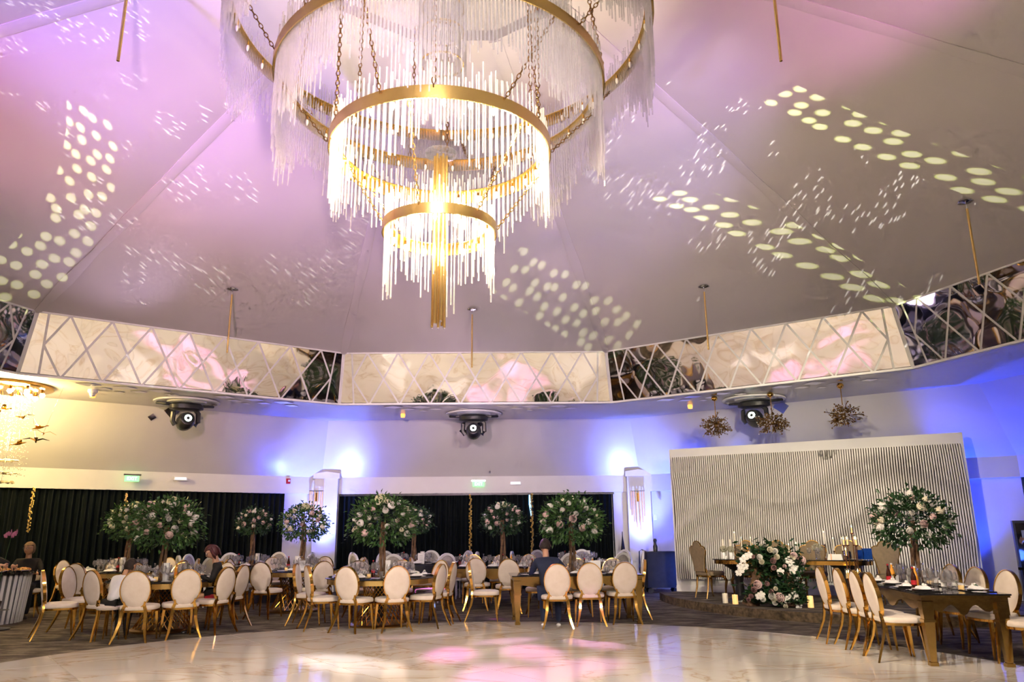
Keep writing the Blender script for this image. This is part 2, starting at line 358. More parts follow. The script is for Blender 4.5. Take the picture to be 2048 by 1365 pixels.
def marble():
    mt = bpy.data.materials.new('cream_marble'); mt.use_nodes = True; t = NT(mt.node_tree); b = t.n['Principled BSDF']
    g = t.new('ShaderNodeTexCoord'); oi = t.new('ShaderNodeObjectInfo')
    mp = t.new('ShaderNodeMapping'); t.l.new(g.outputs['Object'], mp.inputs[0]); mp.inputs['Scale'].default_value = (1, 1.9, 1); mp.inputs['Rotation'].default_value = (0, 0, .5)
    off = t.new('ShaderNodeVectorMath', operation='ADD'); t.l.new(mp.outputs[0], off.inputs[0])
    sc_ = t.new('ShaderNodeVectorMath', operation='SCALE'); t.l.new(t.comb(oi.outputs['Random'], oi.outputs['Random'], 0.0), sc_.inputs[0]); sc_.inputs['Scale'].default_value = 9
    t.l.new(sc_.outputs[0], off.inputs[1])
    wv = t.new('ShaderNodeTexNoise'); wv.inputs['Scale'].default_value = .42; wv.inputs['Detail'].default_value = 7; wv.inputs['Distortion'].default_value = 1.3
    t.l.new(off.outputs[0], wv.inputs['Vector'])
    vein = t.math('ABSOLUTE', t.math('SUBTRACT', wv.outputs[0], .5))
    c = t.ramp(vein, ((0, (.60, .47, .32)), (.006, (.74, .66, .54)), (.022, (.80, .74, .64)), (.07, (.82, .775, .69))))
    t.l.new(c, b.inputs['Base Color']); b.inputs['Roughness'].default_value = .12; b.inputs['Coat Weight'].default_value = .3; b.inputs['Coat Roughness'].default_value = .04
    return mt
MARBLE = marble()
def carpet():
    mt = bpy.data.materials.new('mottled_carpet'); mt.use_nodes = True; t = NT(mt.node_tree); b = t.n['Principled BSDF']
    g = t.new('ShaderNodeTexCoord'); mp = t.new('ShaderNodeMapping'); t.l.new(g.outputs['Object'], mp.inputs[0]); mp.inputs['Scale'].default_value = (1, 2.2, 1)
    n = t.new('ShaderNodeTexNoise'); n.inputs['Scale'].default_value = 2.2; n.inputs['Detail'].default_value = 8; n.inputs['Roughness'].default_value = .65
    t.l.new(mp.outputs[0], n.inputs['Vector'])
    t.l.new(t.ramp(n.outputs[0], ((.38, (.022, .016, .010)), (.5, (.085, .065, .045)), (.62, (.19, .155, .11)))), b.inputs['Base Color'])
    b.inputs['Roughness'].default_value = .95
    n2 = t.new('ShaderNodeTexNoise'); n2.inputs['Scale'].default_value = 90; t.l.new(g.outputs['Object'], n2.inputs['Vector'])
    bp = t.new('ShaderNodeBump'); bp.inputs['Strength'].default_value = .5; bp.inputs['Distance'].default_value = .01
    t.l.new(n2.outputs[0], bp.inputs['Height']); t.l.new(bp.outputs[0], b.inputs['Normal']); return mt
CARPET = carpet()
def tentm():
    mt = bpy.data.materials.new('tent_fabric'); mt.use_nodes = True; t = NT(mt.node_tree); b = t.n['Principled BSDF']
    b.inputs['Base Color'].default_value = (.66, .62, .59, 1); b.inputs['Roughness'].default_value = .6
    g = t.new('ShaderNodeTexCoord')
    n = t.new('ShaderNodeTexNoise'); n.inputs['Scale'].default_value = .55; n.inputs['Detail'].default_value = 2; n.inputs['Distortion'].default_value = .8
    t.l.new(g.outputs['Object'], n.inputs['Vector'])
    bp = t.new('ShaderNodeBump'); bp.inputs['Strength'].default_value = .35; bp.inputs['Distance'].default_value = .12
    t.l.new(n.outputs[0], bp.inputs['Height']); t.l.new(bp.outputs[0], b.inputs['Normal']); return mt
TENT = tentm()

# ------------------------------------------------------------------ structure
def dec(ap, z, k):                       # decagon corner between facets k and k+1 (facet 0 straight ahead)
    a = pi/5*k + pi/10; r = ap/cos(pi/10); return Vector((r*sin(a), r*cos(a), z))
DZT, DZB, DAT, DAB = 5.28, 4.20, 8.88, 9.30
TENTK = (8.0-DZT)/(DAT-1.73)
def tent_z(x, y):
    ap = max(x*sin(i*pi/5)+y*cos(i*pi/5) for i in range(10)); return DZT+(DAT-ap)*TENTK

b = MB(); b.add([(-16, -18, 0), (16, -18, 0), (16, 16, 0), (-16, 16, 0)], [(0, 1, 2, 3)])
struct(b.build('floor', CARPET, smooth=False))
# marble dance floor: a disc of large polished tiles
MC = (.31, -.19); MR = 6.12
def clip(poly, n, d):
    out = []
    for i in range(len(poly)):
        p, q = poly[i], poly[(i+1) % len(poly)]
        dp, dq = p[0]*n[0]+p[1]*n[1]-d, q[0]*n[0]+q[1]*n[1]-d
        if dp <= 0: out.append(p)
        if (dp < 0 < dq) or (dq < 0 < dp):
            t_ = dp/(dp-dq); out.append((p[0]+(q[0]-p[0])*t_, p[1]+(q[1]-p[1])*t_))
    return out
mf = MB(); mf.lathe([(MR+.02, .0), (MR+.02, .006)], 96, (MC[0], MC[1], 0))
mfo = struct(mf.build('trim_1', mat('grey_grout', (.45, .4, .33), .6, noise=(9, (.4, .35, .28), .3, .7)), smooth=False))
TS = 1.2; rot = radians(38)
for i in range(-7, 8):
    for j in range(-7, 8):
        g_ = .004
        sq = [(i*TS+g_, j*TS+g_), ((i+1)*TS-g_, j*TS+g_), ((i+1)*TS-g_, (j+1)*TS-g_), (i*TS+g_, (j+1)*TS-g_)]
        for k in range(64):
            a = 2*pi*k/64
            if not sq: break
            sq = clip(sq, (cos(a), sin(a)), MR*cos(pi/64))
        if len(sq) < 3: continue
        P = [(MC[0]+x*cos(rot)-y*sin(rot), MC[1]+x*sin(rot)+y*cos(rot)) for x, y in sq]
        if max(p[1] for p in P) < -6.2: pass
        q = MB(); q.loft([[(x, y, .004) for x, y in P], [(x, y, .012) for x, y in P]])
        q.build('marble_tile', MARBLE, mfo, smooth=False)

# tent roof, one facet at a time, with the flat crown at the top
CAP = [dec(1.73, 8.0, k) for k in range(10)]
tent = thing('ceiling', None, None); struct(tent)
for k in range(10):
    a0, a1, c0, c1 = dec(DAT, DZT, k-1), dec(DAT, DZT, k), dec(1.73, 8, k-1), dec(1.73, 8, k)
    t_ = MB(); N = 10; L = []
    for i in range(N+1):
        f = i/N; p, q = a0.lerp(c0, f), a1.lerp(c1, f); row = []
        for j in range(9):
            g_ = j/8; e = p.lerp(q, g_); e.z += .035*sin(pi*f)*(abs(2*g_-1)**6) - .03*sin(pi*f)*sin(pi*g_)
            row.append(e)
        L.append(row)
    t_.loft(L, False, closed=False); t_.build('fabric_panel', TENT, tent)
    # folded seam that runs up between two facets
    s_ = MB(); pts = [a1.lerp(c1, i/8)+Vector((0, 0, -.012+.03*sin(pi*i/8))) for i in range(9)]
    s_.sweep(pts, [(.022, .07+.05*sin(i*1.7)**2) for i in range(9)], 6, ref=(0, 0, 1)); s_.build('seam', TENT, tent)
t_ = MB(); t_.loft([[dec(1.73, 8.0, k) for k in range(10)], [dec(1.73, 8.16, k) for k in range(10)]], False); t_.build('crown_edge', mat('crown_edge_paint', (.5, .47, .46), .6, noise=(3, (.46, .43, .42), .3, .7)), tent, False)
t_ = MB(); t_.add([dec(1.74, 8.16, k) for k in range(10)], [tuple(range(10))]); t_.build('crown_panel', TENT, tent, False)

# drum of slanting wavy mirrors under the tent
def facet_frame(k):
    A0, A1, B0, B1 = dec(DAT, DZT, k-1), dec(DAT, DZT, k), dec(DAB, DZB, k-1), dec(DAB, DZB, k)
    return A0, A1, B0, B1
for k in range(10):
    A0, A1, B0, B1 = facet_frame(k)
    nrm = (A1-A0).cross(B0-A0).normalized()
    if nrm.dot(Vector((0, 0, 5))-A0) < 0: nrm = -nrm
    mid_x = (A0+A1)/2
    def S(u, v):                        # u in metres from the facet's middle, v 0 (bottom) .. 1 (top)
        b_, t__ = (B0+B1)/2, (A0+A1)/2; d_ = (A1-A0).normalized(); return b_.lerp(t__, v)+d_*u
    back = MB(); fr = [A0, A1, B1, B0]
    back.loft([[p-nrm*.03 for p in fr], [p-nrm*.002 for p in fr]]); bo = struct(back.build('trim_%d' % (k+2), WHITEP, None, False))
    if k in (4, 5, 6):                  # behind the camera: plain mirror panes
        hw = (A1-A0).length/2-.05; q = MB(); pl = [S(-hw, .03), S(hw, .03), S(hw, .97), S(-hw, .97)]
        q.loft([[p+nrm*.0 for p in pl], [p+nrm*.01 for p in pl]]); q.build('mirror_tile', MIRROR, bo, False); continue
    hwt, hwb = (A1-A0).length/2, (B1-B0).length/2
    nd = 8; pitch = 2*hwt/(nd+.55); gap = .019
    def shrink(P, g_):
        c_ = sum(P, Vector())/len(P); out = []
        n_ = len(P)
        for i in range(n_):
            p = P[i]; e1 = (P[i-1]-p).normalized(); e2 = (P[(i+1) % n_]-p).normalized(); s_ = e1.cross(e2).length
            out.append(p+(e1+e2)*(g_/max(.25, s_)))
        return out
    def tile(P):
        P = shrink(P, gap); q = MB(); q.loft([[p-nrm*.001 for p in P], [p+nrm*.010 for p in P]]); q.build('mirror_tile', MIRROR, bo, False)
    x0 = -pitch*(nd-1)/2
    for i in range(nd):
        x = x0+i*pitch; h = pitch/2
        tile([S(x, 0.0), S(x+h, .5), S(x, 1.0), S(x-h, .5)])
        if i < nd-1:
            tile([S(x, 0), S(x+pitch, 0), S(x+h, .5)]); tile([S(x, 1), S(x+h, .5), S(x+pitch, 1)])
    for s_ in (-1, 1):
        xe = s_*(abs(x0)); xo = s_*(abs(x0)+pitch/2)
        tile([S(xe, 0), S(xo, .5), S(xo, 0)]); tile([S(xe, 1), S(xo, 1), S(xo, .5)])
        tile([S(xo, 0), S(xo, 1), S(s_*(hwt-.02), 1), S(s_*(hwb-.02), 0)])

# flat soffit, slanted ceiling, beam and outer wall
SAP, WAP = 11.72, 12.9
sf = MB(); sf.loft([[dec(DAB-.02, DZB, k) for k in range(10)], [dec(SAP, DZB, k) for k in range(10)]], False); struct(sf.build('ceiling', CEILM, None, False))
sl = MB(); sl.loft([[dec(SAP, DZB, k) for k in range(10)], [dec(WAP, 2.86, k) for k in range(10)]], False); struct(sl.build('ceiling', CEILM, None, False))
tr = MB(); tr.loft([[dec(DAT-.02, DZT-.02, k) for k in range(10)], [dec(DAT-.02, DZT+.03, k) for k in range(10)], [dec(DAT+.05, DZT+.03, k) for k in range(10)]], False); struct(tr.build('trim_12', WHITEP, None, False))
tr = MB(); tr.loft([[dec(DAB-.05, DZB+.03, k) for k in range(10)], [dec(DAB-.05, DZB-.01, k) for k in range(10)], [dec(DAB+.05, DZB-.01, k) for k in range(10)]], False); struct(tr.build('trim_13', WHITEP, None, False))
for k in range(10):
    p0, p1 = dec(WAP, 0, k-1), dec(WAP, 0, k); q0, q1 = dec(WAP+.35, 0, k-1), dec(WAP+.35, 0, k)
    nm = {0: 'front', 1: 'front_right', 9: 'front_left', 2: 'right', 8: 'left'}.get(k, 'side_%d' % k)
    bm_ = MB(); Z = Vector((0, 0, 1))
    bm_.loft([[p0+Z*2.43, p1+Z*2.43, q1+Z*2.43, q0+Z*2.43], [p0+Z*2.90, p1+Z*2.90, q1+Z*2.90, q0+Z*2.90]]); struct(bm_.build('trim_%d' % (20+k), WALLM, None, False))
    r0, r1 = dec(WAP+.45, 0, k-1), dec(WAP+.45, 0, k)
    wl = MB(); wl.loft([[q0, q1, r1, r0], [q0+Z*3, q1+Z*3, r1+Z*3, r0+Z*3]]); struct(wl.build('wall_'+nm, WALLM, None, False))
    d_ = (p1-p0).normalized(); n_ = Vector((-d_.y, d_.x, 0)); n_ = n_ if n_.dot(p0) > 0 else -n_
    bs = MB(); i_ = -n_*.02
    bs.loft([[q0+i_, q1+i_, q1, q0], [q0+i_+Z*.12, q1+i_+Z*.12, q1+Z*.12, q0+Z*.12]]); struct(bs.build('baseboard_'+nm, WHITEP, None, False))
    for s_ in (0, 1):                   # short wall returns beside the curtain
        if k in (0, 1, 9, 8, 2):
            base = p0 if s_ == 0 else p1; dd = d_ if s_ == 0 else -d_
            wlen = (.3 if (k == 0 and s_ == 0) else {0: .75, 9: .95, 1: 1.1, 8: .8, 2: .9}[k])
            pr_ = MB(); a_, b_ = base+n_*.1, base+dd*wlen+n_*.1
            pr_.loft([[a_, b_, b_+n_*.24, a_+n_*.24], [a_+Z*2.44, b_+Z*2.44, b_+n_*.24+Z*2.44, a_+n_*.24+Z*2.44]]); struct(pr_.build('trim_%d' % (40+2*k+s_), WALLM, None, False))

# columns at the corners of the outer wall
def column(x, y, rz, n):
    c_ = MB(); c_.box((0, 0, 1.42), (.60, .5, 2.84)); o = struct(c_.build('trim_%d' % n, WALLM, None, False)); o.location = (x, y, 0); o.rotation_euler = (0, 0, rz)
    cp_ = MB(); cp_.box((0, 0, 2.885), (.68, .56, .13)); cp_.add([(-.34, -.28, 2.95), (.34, -.28, 2.95), (0, -.28, 3.0), (-.34, .28, 2.95), (.34, .28, 2.95), (0, .28, 3.0)], [(0, 1, 2), (5, 4, 3), (0, 2, 5, 3), (2, 1, 4, 5)]); cp_.build('capital', WHITEP, o, False)
    bb = MB(); bb.box((0, 0, .06), (.64, .54, .12)); bb.build('base', WHITEP, o, False)
cp1, cp2 = dec(WAP, 0, -1), dec(WAP, 0, 0)
C1 = (-4.02, 12.98); C2 = (4.12, 12.98)
column(C1[0], C1[1], 0, 60); column(C2[0], C2[1], 0, 61)
column(dec(WAP, 0, -2).x, dec(WAP, 0, -2).y, radians(54), 63)

# pleated curtains
def curtain(A, B, label, zt=2.43):
    A = Vector(A); B = Vector(B); d_ = (B-A); L_ = d_.length; d_.normalize(); n_ = Vector((-d_.y, d_.x, 0)); n = int(L_/.017)
    top, midl, bot = [], [], []
    rnd = random.Random(len(label)); ph = 0
    for i in range(n+1):
        ph += .62+rnd.random()*.35; a = .05*sin(ph)+.02*sin(ph*.37)
        P = A+d_*(L_*i/n); top.append(P+n_*a*.7+Vector((0, 0, zt))); midl.append(P+n_*a*1.1+Vector((0, 0, 1.2))); bot.append(P+n_*a*1.4+d_*.01+Vector((0, 0, .02)))
    q = MB(); q.loft([bot, midl, top], False, closed=False); o = q.build('curtain', CURT); return tag(o, label, 'curtain')
def wallpt(k, s_, off=.12):              # point on facet k, s metres from its middle, off metres behind the beam front
    p0, p1 = dec(WAP, 0, k-1), dec(WAP, 0, k); d_ = (p1-p0).normalized(); n_ = Vector((sin(k*pi/5), cos(k*pi/5), 0)); return (p0+p1)/2+d_*s_+n_*off
HW = WAP*tan(pi/10)
curtain(wallpt(0, -HW+.28, .09), wallpt(0, HW-.72, .09), 'dark pleated curtain across the middle wall, between the two uplit columns')
curtain(wallpt(-1, -HW+.2, .09), wallpt(-1, HW-.95, .09), 'dark green pleated curtain on the left wall, behind the woman with folded arms')
rl = MB(); rl.box((0, 0, 0), (2*HW-1.2, .06, .05)); o = rl.build('curtain_rail', BLACKP, None, False); o.location = (-.1, 12.93, 2.40); tag(o, 'thin black rail along the top of the middle curtain', 'curtain rail')

# ------------------------------------------------------------------ central chandelier
def chain(pts, parent, size=.05, mt=None):
    """oval links strung along a line, alternately turned"""
    q = MB(); P0, P1 = Vector(pts[0]), Vector(pts[1]); d = (P1-P0); n = max(2, int(d.length/(size*.78))); d.normalize()
    x = d.cross(Vector((0, 1, .3))).normalized(); y = d.cross(x)
    for i in range(n):
        c = P0.lerp(P1, (i+.5)/n); s_ = x if i % 2 else y; L = []
        for k in range(8):
            a = 2*pi*k/8; o_ = d*(size*.5*cos(a)) + s_*(size*.27*sin(a)); nn = d.cross(s_)
            r = size*.09; od = o_.normalized()
            L.append([c+o_+od*r, c+o_+nn*r, c+o_-od*r, c+o_-nn*r])
        L.append(L[0]); q.loft(L, False)
    return q.build('chain', mt or DGOLD, parent)
def glass_tube(r, l, n=5):
    q = MB(); q.lathe([(r, -l/2), (r, l/2)], n); return q.mesh('rod', ROD)
chand = thing('chandelier', 'huge tiered chandelier of gold rings and clear rods hanging from the tent', 'chandelier', (0, 0, 0))
RINGS = [(.58, 4.50), (1.16, 5.39), (1.75, 6.12), (2.30, 6.86)]
rods = [glass_tube(.0085, l) for l in (.55, .62, .70, .78, .86, .95, 1.05)]
rr = random.Random(3)
for ri, (R, z) in enumerate(RINGS):
    q = MB(); h = (.11, .135, .12, .12)[ri]
    q.loft([[(r_*cos(2*pi*k/72), r_*sin(2*pi*k/72), z+zz) for k in range(72)] for r_, zz in ((R, -h/2), (R+.012, -h/2), (R+.012, h/2), (R, h/2), (R, -h/2))], False)
    q.loft([[(r_*cos(2*pi*k/72), r_*sin(2*pi*k/72), z+zz) for k in range(72)] for r_, zz in ((R-.085, h/2-.012), (R, h/2-.012), (R, h/2-.004), (R-.085, h/2-.004), (R-.085, h/2-.012))], False)
    q.build('ring_band', GOLD2, chand)
    # small gold clips from which the rods hang
    nb = (14, 28, 30, 40)[ri]; lit = ri < 2
    for k in range(nb):
        a = 2*pi*(k+.5)/nb; r_ = R-.075
        if k == 0:
            bq = MB(); bq.lathe([(.004, -.075), (.013, -.055), (.018, -.03), (.012, 0)], 8); bulbm = bq.mesh('bulb', BULB if lit else BULBOFF)
            sq_ = MB(); sq_.lathe([(.012, 0), (.012, .045)], 8); sockm = sq_.mesh('socket', GOLD)
        o = bpy.data.objects.new('bulb', bulbm); link(o, chand); o.location = (r_*cos(a), r_*sin(a), z-.03)
        o2 = bpy.data.objects.new('socket', sockm); link(o2, chand); o2.location = (r_*cos(a), r_*sin(a), z-.03)
    n = (84, 216, 300, 370)[ri]
    if ri < 2:
        for k in range(n):
            row = k % 2; a = 2*pi*k/n; r_ = R-.020 if row else R-.045
            wav = .5+.5*cos(a*(4 if ri == 0 else 6)*1.0); l = rods[min(6, int(rr.random()*2.5+wav*4.2))]
            ln = (.55, .62, .70, .78, .86, .95, 1.05)[rods.index(l)]
            o = bpy.data.objects.new('rod', l); link(o, chand)
            top = z+(.18+.20*rr.random() if ri == 0 else .14+.26*rr.random())
            o.location = (r_*cos(a), r_*sin(a), top-ln/2)
    else:
        q = MB()
        for row in range(2):
            for k in range(n):
                a = 2*pi*(k+.5*row)/n; r_ = R-.02 if row else R-.05
                wav = .5+.5*cos(a*8); ln = .55+.42*wav+.25*rr.random(); top = z+.05+.32*rr.random()
                q.lathe([(.0072, top-ln), (.0072, top)], 4, (r_*cos(a), r_*sin(a), 0))
        tag(q.build('rods', ROD2, chand), kind='stuff')
# inner tall column of rods, its little gold hoops and the central bundle of gold tubes
q = MB()
for k in range(64):
    a = 2*pi*k/64; r_ = .20+.06*(k % 2); q.lathe([(.007, 5.75+.25*rr.random()), (.007, 7.95)], 4, (r_*cos(a), r_*sin(a), 0))
tag(q.build('rods', ROD2, chand), kind='stuff')
for z in (6.45, 6.85, 7.15, 7.5):
    q = MB(); q.loft([[(r_*cos(2*pi*k/32), r_*sin(2*pi*k/32), z+zz) for k in range(32)] for r_, zz in ((.225, 0), (.24, 0), (.24, .015), (.225, .015), (.225, 0))], False); q.build('hoop', GOLD2, chand)
for k in range(7):
    a = 2*pi*k/6; r_ = .062 if k < 6 else 0
    q = MB(); zb_ = 3.46+.03*(k % 3); q.lathe([(.013, zb_), (.013, 5.35)], 8); o = q.build('gold_tube', GOLD2, chand); o.location = (r_*cos(a), r_*sin(a), 0)
    q = MB(); q.ball((0, 0, zb_-.01), .011, 6, 4); o2 = q.build('tube_tip', ROD, o)
q = MB(); q.lathe([(.02, 5.34), (.17, 5.36), (.17, 5.39), (.02, 5.40)], 28); q.build('glass_disc', GLASS, chand)
q = MB(); q.lathe([(.012, 5.38), (.012, 8.1)], 8); q.build('stem', STEEL, chand)
q = MB(); q.lathe([(.34, 8.0), (.34, 8.05), (.3, 8.12), (.1, 8.14)], 32); q.build('canopy', GOLD2, chand)
for ri in range(3):
    (R, z), (R2, z2) = RINGS[ri], RINGS[ri+1]
    for k in range(6):
        a = 2*pi*k/6+(.25, .1, .4)[ri]
        chain(((R*cos(a), R*sin(a), z+.04), (R2*cos(a+.1), R2*sin(a+.1), z2-.03)), chand, .06, GOLD2 if ri == 0 else DGOLD)
        if ri > 0: chain(((R*cos(a+.45), R*sin(a+.45), z+.04), (min(1.5, R)*cos(a+.45), min(1.5, R)*sin(a+.45), 8.0)), chand, .07, DGOLD)

# gold rods that hang from the tent
def mk_rod():
    t = thing('hanging_rod', '', 'hanging rod')
    q = MB(); q.lathe([(.02, -.03), (.105, -.012), (.11, 0), (.10, .006)], 20); q.build('ceiling_plate', STEEL, t)
    q = MB(); q.lathe([(.008, -.12), (.008, 0)], 8); q.build('hook', STEEL, t)
    q = MB(); q.lathe([(.0165, -1.2), (.0165, -.10)], 10); q.build('tube', GOLD2, t)
    return t
KR = Kind(mk_rod)
RODS = [(0, 'thin gold rod hanging from the tent above the middle mirror band'), (-1, 'thin gold rod hanging from the tent above the left mirror band'),
        (1, 'thin gold rod hanging from the tent above the right mirror band'), (2, 'thin gold rod hanging in front of the dark mirrors at the far right'),
        (-2, None), (3, None)]
for k, lb in RODS:
    if lb is None: continue
    a = k*pi/5; x, y = 7.4*sin(a), 7.4*cos(a); KR.put((x, y, tent_z(x, y)-.02), 0, lb, 'gold rods hanging from the tent')
for px, lb in ((236, 'gold rod hanging at the top left, cut by the upper edge of the photo'), (1562, 'gold rod hanging at the top right, cut by the upper edge of the photo')):
    best = None
    for i in range(200):
        Y = -2+i*.03; P = yp(px, 122, Y); z = tent_z(P.x, P.y)
        if abs(P.z+1.22-z) < (best[0] if best else 9): best = (abs(P.z+1.22-z), P, z)
    KR.put((best[1].x, best[1].y, best[2]-.02), 0, lb, 'gold rods hanging from the tent')

# ------------------------------------------------------------------ moving heads on their ceiling discs
def mk_head():
    t = thing('moving_head_light', '', 'stage light')
    q = MB(); q.lathe([(.10, -.02), (.26, -.03), (.30, -.06), (.30, -.13), (.2, -.16)], 20, sx=1, sy=.62); q.build('base', BLACKP, t)
    for s_ in (-1, 1):
        q = MB(); q.sweep([(s_*.16, 0, -.13), (s_*.215, 0, -.2), (s_*.22, 0, -.36), (s_*.17, 0, -.43)], [(.045, .03)]*4, 6); q.build('yoke_arm', BLACKP, t)
        q = MB(); q.sweep([(s_*.2, 0, -.06), (s_*.36, .0, -.05), (s_*.5, .12, -.03)], .025, 6); q.build('clamp_arm', BLACKP, t)
    h = MB(); h.lathe([(.06, -.17), (.13, -.15), (.155, -.05), (.155, .08), (.12, .19), (.10, .20)], 16); o = h.build('head', BLACKP, t)
    o.location = (0, 0, -.36); o.rotation_euler = (radians(78), 0, 0)
    ln = MB(); ln.lathe([(.001, .205), (.05, .222), (.075, .21), (.08, .19)], 16); ln.build('lens', LENS, o)
    q = MB(); q.lathe([(.10, .185), (.10, .215), (.085, .215)], 16); q.build('lens_rim', BLACKP, o)
    return t
KH = Kind(mk_head)
for x, y, lb in ((-.1, 10.6, 'black moving head light under the middle of the mirror band'), (-6.1, 8.62, 'black moving head light under the left mirror band'), (6.02, 8.8, 'black moving head light under the right mirror band')):
    rz = -atan2(x, y)
    KH.put((x, y, DZB-.03), rz, lb, 'moving heads under the soffit', scale=1.15)
    q = MB(); q.lathe([(.62, 0), (.66, -.02), (.66, -.045), (.60, -.055), (.58, -.02), (.40, -.02), (.39, -.05), (.1, -.055)], 40); o = struct(q.build('trim_70', WHITEP)); o.location = (x, y, DZB)

# diamond mirror tiles on the soffit and the slanted ceiling
def mk_dia():
    q = MB(); P = [(0, -.5, 0), (.5, 0, 0), (0, .5, 0), (-.5, 0, 0)]
    q.loft([[(p[0], p[1], -.006) for p in P], [(p[0], p[1], .006) for p in P]]); return q.mesh('mirror_diamond', FLATM, False)
dm = mk_dia()
def diamond(P, nrm, up, s_, lb, grp):
    o = bpy.data.objects.new('mirror_diamond', dm); link(o)
    z = Vector(nrm).normalized(); x = Vector(up).cross(z).normalized(); y = z.cross(x); sx, sy = s_
    o.matrix_world = Matrix(((x.x*sx, y.x*sy, z.x, P[0]), (x.y*sx, y.y*sy, z.y, P[1]), (x.z*sx, y.z*sy, z.z, P[2]), (0, 0, 0, 1)))
    tag(o, lb, 'mirror tile', grp)
for k, nm in ((0, 'middle'), (-1, 'left'), (1, 'right')):
    c_, s2 = cos(k*pi/5), sin(k*pi/5)
    for i in range(-3, 4):
        if i == 0: continue
        for row, (off, sz) in enumerate(((.28, .34), (.60, .24), (.86, .16))):
            if row == 2 and i % 2: continue
            u = i*.62+(.3 if row == 1 else 0); ap = DAB+off
            P = (ap*s2+u*c_, ap*c_-u*s2, DZB-.008)
            diamond(P, (0, 0, -1), (s2, c_, 0), (sz*1.3, sz), 'flat diamond mirror tile on the soffit under the %s mirror band' % nm, 'soffit diamonds %s' % nm)
SLN = Vector((0, -(DZB-2.86), -(WAP-SAP))).normalized()
def slope_at(px, py):                    # point of the slanted ceiling seen at a pixel
    d = ray(px, py); t = 5.0
    while t < 40:
        P = CO+d*t; ap = max(P.x*sin(i*pi/5)+P.y*cos(i*pi/5) for i in range(-3, 4))
        if ap > SAP and P.z > DZB-(ap-SAP)*(DZB-2.86)/(WAP-SAP): break
        t += .01
    k = max(range(-3, 4), key=lambda i: P.x*sin(i*pi/5)+P.y*cos(i*pi/5)); a = k*pi/5
    n = Vector((SLN.y*sin(a), SLN.y*cos(a), SLN.z)); return P+n*.012, n
for px, py, s_, lb in ((304, 834, .15, 'small dark diamond mirror left of the left moving head'), (344, 822, .28, 'larger diamond mirror beside the left moving head'),
                       (926, 862, .16, 'small dark diamond mirror left below the middle moving head'), (961, 847, .14, 'small dark diamond mirror right behind the middle moving head'),
                       (1562, 813, .30, 'diamond mirror right of the right moving head, reflecting stripes')):
    P, n = slope_at(px, py); diamond(P, n, (0, 0, 1), (s_*1.2, s_*1.3), lb, None)
# little ceiling gadgets
for px, py, nm, lb in ((186, 780, 'dome_camera', 'white dome camera under the left mirror band'),):
    P = gp(px, py, DZB)
    q = MB(); q.lathe([(.09, 0), (.09, -.05), (.07, -.07)], 16); q.ball((0, 0, -.08), .06, 12, 6); o = q.build(nm, [WHITEP, BLACKP]); o.location = P; tag(o, lb, 'camera')
for px, py, lb in ((186, 785, 'amber ceiling lamp beside the white dome camera'), (806, 826, 'amber ceiling lamp left of the middle moving head'), (1380, 808, 'amber ceiling lamp left of the right moving head')):
    P = gp(px, py+2, DZB)
    q = MB(); q.lathe([(.05, 0), (.06, -.03), (.05, -.09), (.01, -.10)], 12); o = q.build('ceiling_lamp', mat('amber_glass', (.8, .35, .06), .2, emit=(1, .45, .1), es=1.2, noise=(9, (.9, .5, .15), .3, .7))); o.location = P; tag(o, lb, 'lamp', 'amber lamps in the soffit')
P = gp(1222, 96, 7.25); z_ = tent_z(P.x, P.y); P = gp(1222, 96, z_)
q = MB(); q.lathe([(.10, .01), (.10, -.03), (.06, -.045), (.055, -.08), (.02, -.09)], 16); o = q.build('smoke_detector', WHITEP); o.location = P; tag(o, 'white round smoke detector on the tent, right of the chandelier', 'smoke detector')

# ------------------------------------------------------------------ three gold burst pendants
def mk_burst():
    t = thing('burst_pendant', '', 'pendant lamp')
    q = MB(); q.ball((0, 0, -.06), .065, 14, 8, .9); q.build('canopy_ball', GOLD, t)
    q = MB(); q.lathe([(.009, -.62), (.009, 0)], 6); q.build('rod', GOLD, t)
    r_ = random.Random(5); tw = MB(); bd = MB()
    for k in range(46):
        th, ph = r_.random()*2*pi, math.acos(1-2*(k+.5)/46); d = Vector((sin(ph)*cos(th), sin(ph)*sin(th), cos(ph)*.72)); c = Vector((0, 0, -.64)); L = .24+.14*r_.random()
        p = c+d*L; tw.sweep([c, c+d*L*.55+Vector((0, 0, .012)), p], .007, 3)
        for j in range(7):
            e = c+d*L*(.5+.085*j)+Vector((r_.uniform(-1, 1), r_.uniform(-1, 1), r_.uniform(-1, 1)))*.05
            tw.sweep([c+d*L*(.4+.08*j), e], .0045, 3); (tw if j % 3 else bd).ball(e, .017, 5, 3)
    tw.ball((0, 0, -.64), .05, 10, 6); tw.build('branches', DGOLD, t); tag(bd.build('crystal_beads', BEADG, t), kind='stuff')
    return t
KB = Kind(mk_burst)
for px, py, lb in ((1433, 858, 'gold burst pendant lamp, leftmost of the three above the head table'), (1546, 852, 'gold burst pendant lamp, middle of the three above the head table'), (1688, 838, 'gold burst pendant lamp, rightmost of the three above the head table')):
    best = min(((abs(yp(px, py, 7+i*.02).z-(DZB-.70)), yp(px, py, 7+i*.02)) for i in range(250)), key=lambda e: e[0])[1]
    KB.put((best.x, best.y, DZB), random.random()*3, lb, 'gold burst pendants')

